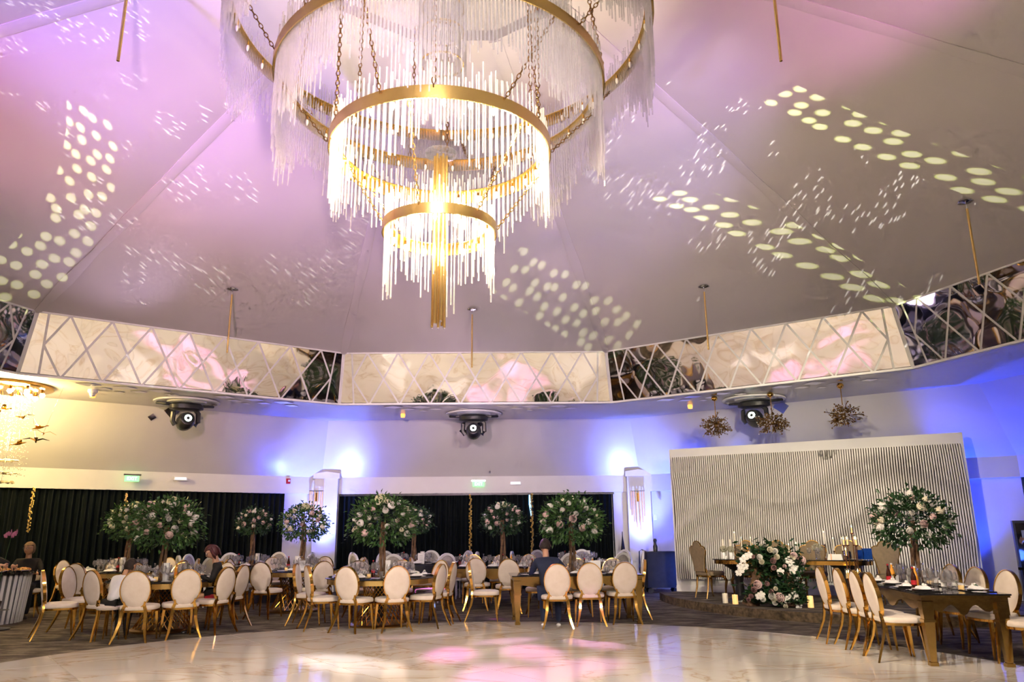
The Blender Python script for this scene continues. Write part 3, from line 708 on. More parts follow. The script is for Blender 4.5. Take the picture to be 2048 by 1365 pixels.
# ------------------------------------------------------------------ warm crystal chandelier at the left edge
lc = thing('crystal_chandelier', 'warm glowing round chandelier with crystal strings and gold birds at the left edge', 'chandelier', (0, 0, 0))
LX, LY = -8.75, 6.75
lc.location = (LX, LY, DZB)
q = MB(); q.lathe([(.80, 0), (.80, -.05), (.74, -.07), (.05, -.05)], 40); q.build('ceiling_disc', GOLD, lc)
for k in range(16):
    a = 2*pi*k/16; r_ = .62 if k % 2 else .42
    if k == 0:
        q = MB(); q.lathe([(.03, -.05), (.03, -.12)], 8); q.lathe([(.035, -.12), (.05, -.16), (.02, -.2)], 8, mi=1); bm2 = q.mesh('bulb', [GOLD, BULB])
    o = bpy.data.objects.new('bulb', bm2); link(o, lc); o.location = (r_*cos(a), r_*sin(a), 0)
q = MB(); r_ = random.Random(8)
for k in range(70):
    a, rad_ = r_.random()*2*pi, .52*sqrt(r_.random()); x, y = rad_*cos(a), rad_*sin(a)
    for j in range(14): q.ball((x, y, -.25-j*.105-.05*r_.random()), .011, 4, 3)
tag(q.build('crystal_strings', BEADG, lc), kind='stuff')
def bird(parent, loc, rz):
    q = MB(); q.lathe([(.004, -.10), (.022, -.05), (.028, 0), (.016, .06), (.012, .085), (.003, .12)], 6)
    q.v = [(v[2], v[0], v[1]) for v in q.v]
    for s_ in (-1, 1): q.loft([[(.05, s_*.01, .01), (-.04, s_*.01, .01), (0, s_*.01, .02)], [(.05, s_*.10, .05), (-.01, s_*.10, .05), (.02, s_*.10, .06)], [(.0, s_*.21, .01), (-.02, s_*.21, .01), (-.01, s_*.21, .015)]])
    q.add([(-.09, -.03, 0), (-.09, .03, 0), (-.16, .03, 0), (-.16, -.03, 0), (-.12, 0, .02)], [(0, 1, 4), (1, 2, 4), (2, 3, 4), (3, 0, 4)])
    o = q.build('bird', GOLD, parent); o.location = loc; o.rotation_euler = (r_.uniform(-.3, .3), r_.uniform(-.3, .3), rz)
    q = MB(); q.lathe([(.0025, 0), (.0025, -loc[2]-.05)], 4); q.build('wire', STEEL, o).rotation_euler = tuple(-e for e in o.rotation_euler)
for px, py in ((78, 856), (86, 868), (72, 882), (38, 888), (45, 836), (8, 818)):
    P = yp(px, py, 6.5); bird(lc, tuple(P-Vector((LX, LY, DZB))), r_.random()*6)
for i, (px, py) in enumerate(((12, 925), (8, 950), (2, 968))):
    P = yp(px, py, 6.75)-Vector((LX, LY, DZB)); q = MB()
    for k in range(26):
        a = k*2.4; rad_ = .20*sqrt(k/26); q.lathe([(.004, 0), (.05, .012), (.02, .03)], 5, (P.x+rad_*cos(a), P.y+rad_*sin(a), P.z+.03*r_.random()), sx=1, sy=.6)
    q.build('petal_cluster', [mat('pale_gold_petal', (.85, .68, .36), .35, .3, noise=(20, (.9, .8, .55), .3, .7))], lc)
    q = MB(); q.lathe([(.003, P.z), (.003, -.05)], 4, (P.x, P.y, 0)); q.build('wire', STEEL, lc)

# ------------------------------------------------------------------ wall fittings
def text(name, s, size, mt, M, parent=None):
    cu = bpy.data.curves.new(name, 'FONT'); cu.body = s; cu.size = size; cu.align_x = 'CENTER'; cu.align_y = 'CENTER'; cu.extrude = .001; cu.materials.append(mt)
    o = bpy.data.objects.new(name, cu); COL.objects.link(o); bpy.context.view_layer.update()
    me = bpy.data.meshes.new_from_object(o.evaluated_get(bpy.context.evaluated_depsgraph_get())); bpy.data.objects.remove(o)
    ob = bpy.data.objects.new(name, me); link(ob, parent)
    ob.matrix_local = M; return ob
FACE = Matrix(((1, 0, 0, 0), (0, 0, -1, 0), (0, 1, 0, 0), (0, 0, 0, 1)))   # text standing up, facing -Y
def exit_sign(px, py, Y, rz, lb):
    P = yp(px, py, Y); t = thing('exit_sign', lb, 'exit sign', P, rz)
    q = MB(); q.box((0, 0, .075), (.36, .05, .035)); q.build('housing', STEEL, t, False)
    q = MB(); q.box((0, 0, -.01), (.30, .008, .13)); q.build('sign_plate', GREENS, t, False)
    text('lettering', 'EXIT', .105, mat('exit_letter', (.9, 1, .9), .5, emit=(.8, 1, .8), es=1.5, noise=(3, (.85, 1, .85), .3, .7)), Matrix.Translation((0, -.008, -.012)) @ FACE, t)
exit_sign(957, 968, 12.83, 0, 'green EXIT sign on the beam above the middle curtain')
exit_sign(264, 957, 10.0, radians(36), 'green EXIT sign on the beam above the left curtain')
def emergency(px, py, Y, rz, lb):
    P = yp(px, py, Y); t = thing('emergency_light', lb, 'emergency light', P, rz)
    q = MB(); q.box((0, .02, 0), (.30, .06, .085)); q.build('housing', WHITEP, t, False)
    q = MB(); q.box((0, -.018, 0), (.25, .02, .055)); q.build('diffuser', EMLIT, t, False)
emergency(1031, 967, 12.85, 0, 'small emergency light on the beam, right of the middle exit sign')
emergency(361, 958, 10.7, radians(36), 'small emergency light on the beam above the left curtain')
emergency(1990, 1011, 8.9, -radians(36), 'small emergency light on the wall above the red hose ring')
def alarm(px, py, Y, rz, lb, s=1):
    P = yp(px, py, Y); t = thing('fire_alarm', lb, 'fire alarm', P, rz)
    q = MB(); q.box((0, .02, 0), (.10*s, .06, .13*s)); q.build('housing', REDM, t, False)
    q = MB(); q.box((.01, -.015, .01), (.05*s, .02, .05*s)); q.build('lens', PORC, t, False)
alarm(577, 963, 12.35, radians(36), 'red fire alarm sounder on the beam left of the left column')
alarm(562, 1060, 12.5, radians(36), 'red fire call point on the white wall left of the left column')
q = MB(); q.box((0, .01, 0), (.09, .03, .14)); o = q.build('thermostat', PORC, None, False); o.location = yp(1311, 1035, 12.5); tag(o, 'white thermostat on the wall right of the right column', 'thermostat')
# column lamps: glass tubes of different length
def mk_sconce():
    t = thing('tube_sconce', '', 'wall lamp')
    q = MB(); q.box((0, .0, 0), (.09, .04, .22)); q.build('backplate', GOLD, t, False)
    q = MB(); q.box((0, -.05, .16), (.36, .07, .02)); q.build('top_plate', STEEL, t, False)
    for i, (x, l) in enumerate(((-.16, .62), (-.11, .78), (-.04, .92), (.04, .98), (.11, .80), (.16, .64))):
        q = MB(); q.lathe([(.014, -l), (.014, 0)], 8); o = q.build('tube', TUBEG, t); o.location = (x, -.05-.02*(i % 2), .16)
    return t
KS = Kind(mk_sconce)
P = yp(1275, 995, 12.68); KS.put((P.x, 12.71, P.z), 0, 'wall lamp of warm glass tubes on the right column', 'tube lamps on the columns')
P = yp(633, 995, 12.68); KS.put((P.x, 12.71, P.z), 0, 'wall lamp of warm glass tubes on the left column', 'tube lamps on the columns')
def mk_up():
    t = thing('floor_uplight', '', 'uplight')
    q = MB(); q.box((0, 0, .02), (.26, .16, .04)); q.build('foot', BLACKP, t, False)
    q = MB(); q.lathe([(.07, .04), (.10, .08), (.10, .2), (.09, .21)], 16); q.build('lamp_head', BLACKP, t)
    q = MB(); q.lathe([(.085, .212), (.001, .214)], 16); q.build('lens', mat('blue_lens', (.2, .3, 1), .2, emit=(.35, .45, 1), es=8, noise=(3, (.25, .35, 1), .3, .7)), t)
    return t
KU = Kind(mk_up)
KU.put((C1[0], 12.1, 0), 0, 'black floor uplight shining blue up the left column', 'blue uplights'); KU.put((C2[0], 12.1, 0), 0, 'black floor uplight shining blue up the right column', 'blue uplights')
# garlands on the curtains
def garland(px0, py0, py1, Y, lb, mt):
    A = yp(px0, py0, Y); Bz = yp(px0, py1, Y).z; t = thing('garland', lb, 'garland', (A.x, A.y, A.z)); L_ = A.z-Bz; r_ = random.Random(px0)
    q = MB(); q.lathe([(.006, -L_), (.006, 0)], 4); q.build('cord', mt, t)
    q = MB(); n = int(L_/.018)
    for i in range(n):
        z = -L_*i/n; a = r_.random()*6.28; rr_ = .03; c = Vector((rr_*cos(a), rr_*sin(a)*.5, z)); q.lathe([(.002, -.022), (.018, 0), (.002, .02)], 4, c, sx=1, sy=.4)
    tag(q.build('leaves', mt, t), kind='stuff')
GOLDG = mat('gold_tinsel', (.85, .62, .2), .3, .8, noise=(20, (.7, .45, .12), .3, .7))
garland(68, 976, 1066, 8.95, 'gold leaf garland on the dark curtain behind the woman with folded arms', GOLDG)
garland(254, 988, 1040, 9.8, 'gold garland on the left curtain, behind the two flower trees', GOLDG)
garland(941, 990, 1108, 12.88, 'gold garland on the middle curtain, left of the slim flower tree', GOLDG)
garland(1063, 988, 1108, 12.88, 'gold garland on the middle curtain, right of the slim flower tree', GOLDG)
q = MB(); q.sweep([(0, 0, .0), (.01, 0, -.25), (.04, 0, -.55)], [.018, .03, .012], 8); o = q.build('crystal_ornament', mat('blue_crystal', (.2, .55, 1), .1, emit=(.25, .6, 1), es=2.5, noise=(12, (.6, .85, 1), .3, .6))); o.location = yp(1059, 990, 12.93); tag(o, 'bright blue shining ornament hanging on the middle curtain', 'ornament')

# ------------------------------------------------------------------ chairs
def oval_chair(name, padm, framem, a=.202, bb=.258, cz=.708, rim=.007, rimd=.044, turned=False, tilt=9):
    t = thing(name, '', 'chair'); ti = radians(tilt)
    up = Vector((0, -sin(ti), cos(ti))); nb = Vector((0, -cos(ti), -sin(ti))); c0 = Vector((0, -.235, cz)); X = Vector((1, 0, 0)); N = 28
    def E_(s_, off): return [c0+X*(a*s_*cos(2*pi*k/N))+up*(bb*s_*sin(2*pi*k/N))+nb*off for k in range(N)]
    q = MB(); q.loft([E_(.02, .034), E_(.6, .032), E_(.9, .025), E_(.985, .010), E_(.985, -.010), E_(.9, -.028), E_(.6, -.036), E_(.02, -.038)]); q.build('backrest', padm, t)
    def R_(e, off): return [c0+X*((a+e)*cos(2*pi*k/N))+up*((bb+e)*sin(2*pi*k/N))+nb*off for k in range(N)]
    q = MB(); h = rimd/2; q.loft([R_(-.004, -h), R_(rim, -h), R_(rim, h), R_(-.004, h), R_(-.004, -h)], False); q.build('back_rim', framem, t)
    # seat
    O = []
    for k in range(26):
        th = 2*pi*k/26; cx_, sy_ = cos(th), sin(th); wd = .25+.02*sy_; y = .235*(abs(sy_)**.75)*(1 if sy_ > 0 else -1); x = wd*(abs(cx_)**.62)*(1 if cx_ > 0 else -1); O.append((x, y))
    def L_(s_, z): return [(x*s_, y*s_+.005, z) for x, y in O]
    q = MB(); q.loft([L_(.97, .428), L_(1.0, .445), L_(1.0, .468), L_(.95, .488), L_(.7, .50), L_(.1, .503)]); q.build('seat', padm, t)
    q = MB(); q.loft([L_(.985, .40), L_(1.0, .402), L_(1.0, .43), L_(.98, .43)]); q.build('seat_frame', framem, t)
    for s_ in (-1, 1):
        q = MB()
        if turned:
            q.lathe([(.014, 0), (.02, .05), (.016, .12), (.022, .3), (.017, .33), (.026, .36), (.024, .41)], 8, (s_*.17, -.19, 0)); q.build('leg', framem, t)
            q = MB(); q.lathe([(.014, 0), (.02, .05), (.016, .12), (.022, .3), (.017, .33), (.026, .36), (.024, .41)], 8, (s_*.18, .18, 0)); q.build('leg', framem, t)
            q = MB(); q.sweep([(s_*.10, -.235-.01, cz-bb*.93), (s_*.115, -.20, .41)], [(.016, .016)]*2, 4, ph=pi/4); q.build('back_post', framem, t)
        else:
            q.sweep([(s_*.128, -.216, .495), (s_*.150, -.212, .44), (s_*.162, -.215, .36), (s_*.168, -.235, .26), (s_*.197, -.285, .12), (s_*.238, -.335, 0)],
                    [(.018, .026), (.020, .030), (.020, .031), (.018, .029), (.015, .022), (.011, .015)], 4, ph=pi/4, ref=(0, 1, 0))
            q.sweep([(s_*.138, -.234, .55), (s_*.130, -.216, .49)], [(.007, .009), (.018, .026)], 4, ph=pi/4, ref=(0, 1, 0)); q.build('leg', framem, t)
            q = MB(); q.sweep([(s_*.188, .175, .41), (s_*.198, .185, .3), (s_*.205, .20, .12), (s_*.21, .215, 0)], [(.026, .026), (.024, .024), (.017, .017), (.012, .012)], 4, ph=pi/4, ref=(0, 1, 0)); q.build('leg', framem, t)
    return t
KG = Kind(lambda: oval_chair('oval_chair', VELVET, GOLD))
KW = Kind(lambda: oval_chair('white_oval_chair', GREYPAD, WHITEP, a=.20, bb=.235, cz=.735, rim=.045, rimd=.045, turned=True, tilt=7))
def face(x, y, tx, ty): return atan2(-(tx-x), ty-y)
def chair_foot(px, py, tgt, label, group=None, kind=None):
    """a chair whose two rear feet straddle a floor point, turned to a table"""
    F = gp(px, py, 0); d = (Vector((tgt[0], tgt[1], 0))-F); d.z = 0; d.normalize(); P = F+d*.33
    return (kind or KG).put((P.x, P.y, 0), atan2(-d.x, d.y), label, group)
def chair_dir(px, py, dx, dy, label, group=None, kind=None):
    F = gp(px, py, 0); d = Vector((dx, dy, 0)).normalized(); P = F+d*.33
    return (kind or KG).put((P.x, P.y, 0), atan2(-d.x, d.y), label, group)

T1, T2, T5, T0 = (-4.72, 5.30), (-1.38, 5.62), (-3.45, 8.1), (-6.95, 8.3)
G1 = 'chairs around the left front round table'; G2 = 'chairs around the middle front round table'
chair_foot(58, 1281, T1, 'cream oval-back gold chair at far left, turned nearly side-on, front of the row', G1)
chair_foot(112, 1262, T1, 'cream oval-back gold chair, second from the left edge of the front row', G1)
chair_foot(160, 1284, T1, 'cream oval-back gold chair with its back to us, left of the boy in white', G1)
boych = chair_foot(255, 1290, T1, 'cream oval-back gold chair just right of the boy in white', G1)
chair_foot(366, 1281, T1, 'cream oval-back gold chair with its back to us, second right of the boy', G1)
bagch = chair_foot(452, 1268, T1, 'gold oval-back chair with the red bag on its seat', G1)
chair_foot(486, 1256, (T1[0], T1[1]+.5), 'narrow-looking gold oval-back chair just right of the red bag chair', G1)
chair_foot(600, 1263, T2, 'cream oval-back gold chair turned right, left front of the middle round table', G2)
chair_foot(683, 1270, T2, 'cream oval-back gold chair with its back to us, left of the lattice pedestal', G2)
chair_foot(794, 1268, T2, 'cream oval-back gold chair with bright gold legs, right of the lattice pedestal', G2)
chair_foot(889, 1257, T2, 'cream oval-back gold chair turned left, right front of the middle round table', G2)
chair_foot(914, 1247, (T2[0], T2[1]+.5), 'gold oval-back chair seen edge-on, right of the middle round table', G2)
chair_foot(578, 1250, (T2[0], T2[1]+.3), 'oval-back gold chair tucked behind the left front chair of the middle round table', G2)
PLACED = []
_put = Kind.put
def ring(kind, c, R, angs, labels, group):
    for a, lb in zip(angs, labels):
        x, y = c[0]+R*cos(radians(a)), c[1]+R*sin(radians(a))
        if any(abs(o.location.x-x) < .5 and abs(o.location.y-y) < .5 and (o.location.x-x)**2+(o.location.y-y)**2 < .2 for o in COL.objects if o.get('category') == 'chair'): continue
        kind.put((x, y, 0), face(x, y, *c), lb, group)
ring(KG, T1, 1.18, (8, 40, 72, 104, 136), ('gold chair under the woman in the black lace dress', 'oval-back gold chair behind the woman in black lace', 'oval-back gold chair across the left front table, right of its tree',
     'oval-back gold chair across the left front table, left of its tree', 'oval-back gold chair across the left front table, beyond the boy'), G1)
ring(KG, T2, 1.18, (20, 52, 84, 116, 148), ('oval-back gold chair at the right rear of the middle round table', 'oval-back gold chair across the middle round table, right of its tree', 'oval-back gold chair behind the trunk on the middle round table',
     'oval-back gold chair across the middle round table, left of its tree', 'oval-back gold chair at the left rear of the middle round table'), G2)
ring(KG, T5, 1.15, (-100, -55, -10, 35, 80, 125, 170, 215), ['oval-back gold chair at the table before the left column, %s' % s_ for s_ in ('nearest us', 'front right', 'right side', 'right rear', 'far side', 'left rear', 'left side', 'front left')], 'chairs around the round table by the left column')
ring(KG, T0, 1.15, (-95, -55, -15, 30, 75, 120, 165), ['oval-back gold chair around the rear left round table, %s' % s_ for s_ in ('nearest us', 'front right', 'right side', 'right rear', 'far side', 'left rear', 'left side', 'front left')], 'chairs around the rear left round table')
# rectangular table in the middle (T3)
G3 = 'chairs around the middle gold rectangular table'
manch = chair_dir(1117, 1261, .02, 1, 'cream oval-back gold chair on which the man in the navy suit sits', G3)
chair_dir(1184, 1256, .0, 1, 'cream oval-back gold chair, first right of the man in the navy suit', G3)
chair_dir(1256, 1252, -.06, 1, 'cream oval-back gold chair, second right of the man in the navy suit', G3)
chair_dir(1302, 1238, -1, .1, 'cream oval-back gold chair at the right end of the gold table, lit blue from behind', G3)
KG.put((.30, 6.1, 0), -pi/2, 'oval-back gold chair at the left end of the gold table', G3)
for x, lb in ((1.25, 'left'), (1.95, 'middle'), (2.6, 'right')): KG.put((x, 6.80, 0), pi, 'gold chair at the far side of the table with number 30, %s one' % lb, G3)
# rectangular table behind (T6)
G6 = 'chairs around the rear gold rectangular table'
chair_dir(951, 1223, .05, 1, 'pinkish oval-back gold chair standing alone, right of the middle round table', G6)
chair_dir(1018, 1229, .0, 1, 'oval-back gold chair left of the gold table corner, in front of the rear gold table', G6)
for x, lb in ((-.05, 'left'), (.55, 'middle'), (1.15, 'right')): KG.put((x, 9.55, 0), pi, 'oval-back gold chair at the far side of the rear gold table, %s one' % lb, G6)
KG.put((-1.0, 8.6, 0), -pi/2, 'oval-back gold chair at the left end of the rear gold table', G6)
KG.put((1.75, 8.7, 0), pi/2, 'oval-back gold chair at the right end of the rear gold table', G6)
# right table (T4)
G4 = 'chairs along the right gold table'
for px, py, lb in ((1643, 1286, 'farthest of the four'), (1680, 1297, 'second farthest of the four'), (1714, 1309, 'second nearest of the four'), (1744, 1322, 'nearest of the four')):
    chair_dir(px, py, 1, -.12, 'cream oval-back gold chair left of the right gold table, '+lb, G4)
for x, y, lb in ((6.30, 1.35, 'nearest us'), (6.42, 2.1, 'second from us'), (6.50, 2.85, 'third from us'), (6.60, 3.6, 'farthest')):
    KG.put((x, y, 0), pi/2+.1, 'shaded oval-back chair on the far side of the right gold table, '+lb, G4)
P = yp(2045, 1158, 3.0); KG.put((P.x+.25, 2.9, 0), pi*.6, 'oval-back gold chair cut by the right edge of the photo', G4)

# black-clothed rear tables with white chairs
TB = [(-5.1, 10.3, 'rear left'), (-1.46, 10.7, 'rear middle'), (2.25, 10.4, 'rear right')]
for x, y, nm in TB:
    ring(KW, (x, y), 1.22, [-100+45*i for i in range(8)], ['white-framed grey oval chair at the %s black table, %s' % (nm, s_) for s_ in ('nearest us', 'front right', 'right side', 'right rear', 'far side', 'left rear', 'left side', 'front left')], 'white chairs around the %s table' % nm)

# ------------------------------------------------------------------ tables
def round_table(c, r, lb):
    t = thing('round_table', lb, 'table', (c[0], c[1], 0))
    q = MB(); q.lathe([(r-.01, .742), (r, .748), (r, .758), (r-.01, .762)], 56); q.build('tabletop', BLACKG, t)
    q = MB(); q.lathe([(r-.08, .665), (r-.035, .665), (r-.03, .742), (r-.06, .744)], 56); q.build('apron', GOLD2, t)
    q = MB(); n = 30
    for k in range(n):
        for s_ in (-1, 1):
            a = 2*pi*k/n; b_ = a+s_*radians(80); p0 = (.44*cos(a), .44*sin(a), .05); p1 = (.31*cos(b_), .31*sin(b_), .67)
            q.sweep([p0, p1], .0055, 4)
    tag(q.build('lattice', GOLD, t), kind='stuff')
    q = MB(); q.lathe([(.50, 0), (.50, .03), (.46, .05), (.40, .055)], 40); q.build('base_ring', DGOLD, t)
    q = MB(); q.lathe([(.10, .05), (.07, .3), (.13, .67)], 16); q.build('core', BLACKP, t)
    return t
round_table(T1, .90, 'round gold-rimmed table with lattice pedestal, front left beside the boy')
round_table(T2, .90, 'round gold-rimmed table with lattice pedestal in the middle of the front row')
round_table(T5, .82, 'round gold-rimmed table standing before the left uplit column')
round_table(T0, .85, 'round gold-rimmed table at the rear left, before the dark curtain')
def rect_table(c, L_, W_, rz, lb):
    t = thing('rectangular_table', lb, 'table', (c[0], c[1], 0), rz)
    q = MB(); q.box((0, 0, .754), (L_, W_, .016)); q.build('tabletop', BLACKG, t, False)
    q = MB()
    q.box((0, 0, .735), (L_-.02, W_-.02, .022)); q.box((0, 0, .700), (L_-.06, W_-.06, .045)); q.build('moulding', TGOLD, t, False)
    def skirt(p0, p1):                   # scalloped apron board
        q = MB(); n = 24; A = Vector(p0); B = Vector(p1); d_ = (B-A).normalized(); nn = Vector((-d_.y, d_.x, 0))*.012; up, lo = [], []
        for i in range(n+1):
            f = i/n; p = A.lerp(B, f); zz = .60+.045*cos(f*6*pi)*sin(pi*f)**.5 - .02*(1 if .42 < f < .58 else 0); up.append(p+Vector((0, 0, .69))); lo.append(p+Vector((0, 0, zz)))
        q.loft([[p+nn for p in lo], [p+nn for p in up], [p-nn for p in up], [p-nn for p in lo], [p+nn for p in lo]], False, closed=False); q.build('apron', TGOLD, t, False)
    hx, hy = L_/2-.09, W_/2-.09
    skirt((-hx, -hy, 0), (hx, -hy, 0)); skirt((-hx, hy, 0), (hx, hy, 0)); skirt((-hx, -hy, 0), (-hx, hy, 0)); skirt((hx, -hy, 0), (hx, hy, 0))
    for sx in (-1, 1):
        for sy in (-1, 1):
            q = MB()
            for z0, z1, w0, w1 in ((0, .05, .085, .085), (.05, .46, .06, .11), (.46, .49, .125, .125), (.49, .54, .105, .105), (.54, .69, .12, .12)):
                q.loft([[(x*w0/2, y*w0/2, z0) for x, y in ((-1, -1), (1, -1), (1, 1), (-1, 1))], [(x*w1/2, y*w1/2, z1) for x, y in ((-1, -1), (1, -1), (1, 1), (-1, 1))]])
            o = q.build('leg', TGOLD, t, False); o.location = (sx*hx, sy*hy, 0)
    return t
T3, T6, T4 = (1.80, 5.92), (.42, 8.60), (5.83, 2.45)
rect_table(T3, 2.15, 1.0, radians(3), 'gold rectangular table with the man in the navy suit sitting at it')
rect_table(T6, 2.0, .95, radians(-3), 'gold rectangular table behind, under the slim flower tree right of the middle')
rect_table(T4, 2.3, .95, radians(90-8), 'long gold rectangular table at the right, before the slatted wall')
def cloth_table(c, lb, lb2):
    t = thing('banquet_table', lb, 'table', (c[0], c[1], 0))
    q = MB(); q.lathe([(.80, .72), (.80, .745)], 32); q.build('tabletop', BLACKP, t)
    for i in range(4):
        q = MB(); q.lathe([(.02, 0), (.02, .72)], 6, (.5*cos(i*pi/2), .5*sin(i*pi/2), 0)); q.build('leg', BLACKP, t)
    q = MB(); n = 96; L = []
    for r0, z, w_ in ((.02, .752, 0), (.80, .753, 0), (.825, .735, .004), (.85, .5, .02), (.89, .25, .035), (.92, .02, .045)):
        L.append([((r0+w_*sin(14*2*pi*k/n))*cos(2*pi*k/n), (r0+w_*sin(14*2*pi*k/n))*sin(2*pi*k/n), z) for k in range(n)])
    q.loft(L, False); q.add(L[0], [tuple(range(n))]); o = q.build('tablecloth', BLACKC); o.location = (c[0], c[1], 0); tag(o, lb2, 'tablecloth')
for x, y, nm in TB: cloth_table((x, y), 'round banquet table at the %s, hidden under its black cloth' % nm, 'black floor-length cloth on the %s round table among white chairs' % nm)

# ------------------------------------------------------------------ tableware
def lath(name, prof, mt, n=12, **k):
    q = MB(); q.lathe(prof, n, **k); return q.build(name, mt)
def mk_glass():
    q = MB(); q.lathe([(.034, 0), (.032, .003), (.005, .008), (.004, .09), (.02, .10), (.038, .125), (.042, .155), (.033, .205), (.031, .205), (.039, .155), (.035, .128), (.003, .104)], 14, cap=False)
    o = q.build('wine_glass', GLASS); o['category'] = 'wine glass'; return o
def mk_tumbler():
    q = MB(); q.lathe([(.03, 0), (.035, .1), (.033, .1), (.028, .006)], 12, cap=False); o = q.build('tumbler', GLASS); o['category'] = 'tumbler'; return o
def mk_charger():
    q = MB(); q.box((0, 0, .004), (.30, .30, .008)); q.box((0, 0, .010), (.26, .26, .004)); o = q.build('square_charger', BLACKG, None, False); o['category'] = 'charger'; return o
def mk_plate():
    o = lath('plate', [(.05, 0), (.09, .004), (.125, .016), (.123, .018), (.08, .008), (.001, .007)], PORC, 24); o['category'] = 'plate'; return o
def mk_napkin():
    t = thing('napkin', '', 'napkin')
    q = MB(); q.loft([[(-.10, -.05, 0), (.10, -.05, 0), (.10, .05, 0), (-.10, .05, 0)], [(-.09, -.045, .018), (.09, -.04, .014), (.095, .04, .022), (-.09, .045, .012)], [(-.03, -.02, .035), (.05, -.02, .025), (.04, .02, .04), (-.04, .02, .03)]]); q.build('cloth', LINEN, t)
    q = MB(); q.ball((.02, 0, .045), .018, 7, 5); q.ball((.05, .012, .042), .014, 7, 5); q.build('flower', ROSEW, t)
    q = MB(); q.loft([[(-.05, .0, .034), (0, .018, .044), (0, -.018, .040)], [(.0, .0, .05), (.03, .01, .05), (.03, -.01, .045)]]); q.build('leaf', LEAF, t)
    return t
def mk_bottle(name, body, capm, lab=None):
    def f():
        t = thing(name, '', 'bottle')
        q = MB(); q.lathe([(.026, 0), (.031, .006), (.031, .13), (.024, .165), (.012, .20), (.0115, .235)], 12); q.build('body', body, t)
        q = MB(); q.lathe([(.013, .232), (.013, .25)], 10); q.build('cap', capm, t)
        q = MB(); q.lathe([(.0318, .05), (.0318, .10)], 12, cap=False); q.build('label_band', lab or PAPER, t)
        return t
    return f
def mk_holder():
    t = thing('candle_holder', '', 'candle holder')
    q = MB(); q.lathe([(.04, 0), (.045, .08), (.043, .08), (.038, .006)], 14, cap=False); q.build('glass_cup', GLASS, t)
    q = MB(); q.lathe([(.033, .006), (.033, .05)], 12); q.build('candle', WAXLIT, t)
    return t
def mk_menu():
    t = thing('menu_card', '', 'card')
    q = MB(); q.box((0, 0, .09), (.11, .006, .18)); q.build('card', PAPER, t, False)
    q = MB(); [q.box((0, -.004, .06+.025*i), (.06, .002, .004)) for i in range(4)]; q.build('print', INK, t, False)
    return t
def mk_paperbag():
    q = MB(); q.lathe([(.045, 0), (.05, .10), (.046, .2), (.05, .26), (.046, .26), (.042, .01)], 7, cap=False); o = q.build('paper_lantern', PAPER, None, False); o['category'] = 'lantern'; return o
def mk_box():
    t = thing('sweets_box', '', 'box')
    q = MB(); q.box((0, 0, .05), (.11, .11, .10)); q.build('box', PAPER, t, False)
    q = MB(); q.box((0, -.057, .05), (.02, .004, .10)); q.ball((0, -.05, .10), .035, 8, 4, .5); q.build('bow', GOLD, t)
    return t
KGl, KTu, KCh, KPl, KNa = Kind(mk_glass), Kind(mk_tumbler), Kind(mk_charger), Kind(mk_plate), Kind(mk_napkin)
KWa, KJu, KCo = Kind(mk_bottle('water_bottle', GLASS, STEEL)), Kind(mk_bottle('juice_bottle', JUICE, WHITEP, mat('orange_label', (.8, .25, .02), .5, noise=(5, (.7, .2, .02), .3, .7)))), Kind(mk_bottle('cola_bottle', COLA, REDM, REDM))
KHo, KMe, KPb, KBx = Kind(mk_holder), Kind(mk_menu), Kind(mk_paperbag), Kind(mk_box)
tr_ = random.Random(21)
def setting(x, y, rz, nm, wh=False, z=.762):
    d = Vector((-sin(rz), cos(rz), 0)); r_ = Vector((d.y, -d.x, 0)); p = Vector((x, y, z))
    KCh.put(p, rz, 'black square charger with a white plate on the '+nm, 'black chargers on the '+nm)
    KPl.put(p+Vector((0, 0, .012)), rz, 'white plate on a black charger on the '+nm, 'white plates on the '+nm)
    KNa.put(p+Vector((0, 0, .028)), rz+tr_.uniform(-.5, .5), 'folded white napkin with a flower on the '+nm, 'napkins on the '+nm)
    for k in range(3):
        g = p+d*(.22+.03*(k % 2))+r_*(.05+.085*k-.03); KGl.put(g, 0, 'empty wine glass on the '+nm, 'wine glasses on the '+nm, scale=1.0+.12*(k == 1))
    g = p+d*.27-r_*.09; KTu.put(g, 0, 'short clear tumbler on the '+nm, 'tumblers on the '+nm)
    g = p+d*.06-r_*.21; KPl.put(g, 0, 'white plate on a black charger on the '+nm if False else 'small side plate beside a charger on the '+nm, 'side plates on the '+nm, scale=.62)
def centre(x, y, nm, z=.762, seed=1, num=6):
    r_ = random.Random(seed); its = [(KWa, 'clear water bottle', 'water bottles'), (KJu, 'orange juice bottle', 'juice bottles'), (KCo, 'dark cola bottle with a red label', 'cola bottles'), (KWa, 'clear water bottle', 'water bottles'), (KHo, 'low glass candle holder with lit candle', 'candle holders'), (KPb, 'crumpled white paper lantern', 'paper lanterns'), (KHo, 'low glass candle holder with lit candle', 'candle holders')]
    for i in range(num):
        K, a_, g_ = its[i % 7]; a = 2*pi*i/num+r_.random()*.4+.4; R = .22+.08*r_.random()
        K.put((x+R*cos(a), y+R*sin(a), z), r_.random()*3, a_+' on the '+nm, g_+' on the '+nm)
NM = {T1: 'left front round table', T2: 'middle front round table', T5: 'round table by the left column', T0: 'rear left round table'}
for c, r, n, ph in ((T1, .90, 9, -90), (T2, .90, 9, -70), (T5, .82, 7, -80), (T0, .85, 7, -80)):
    for i in range(n):
        a = radians(ph+360*i/n); R = r-.20; x, y = c[0]+R*cos(a), c[1]+R*sin(a); setting(x, y, face(x, y, *c), NM[c])
    centre(c[0], c[1], NM[c], seed=int(c[1]*10), num=7)
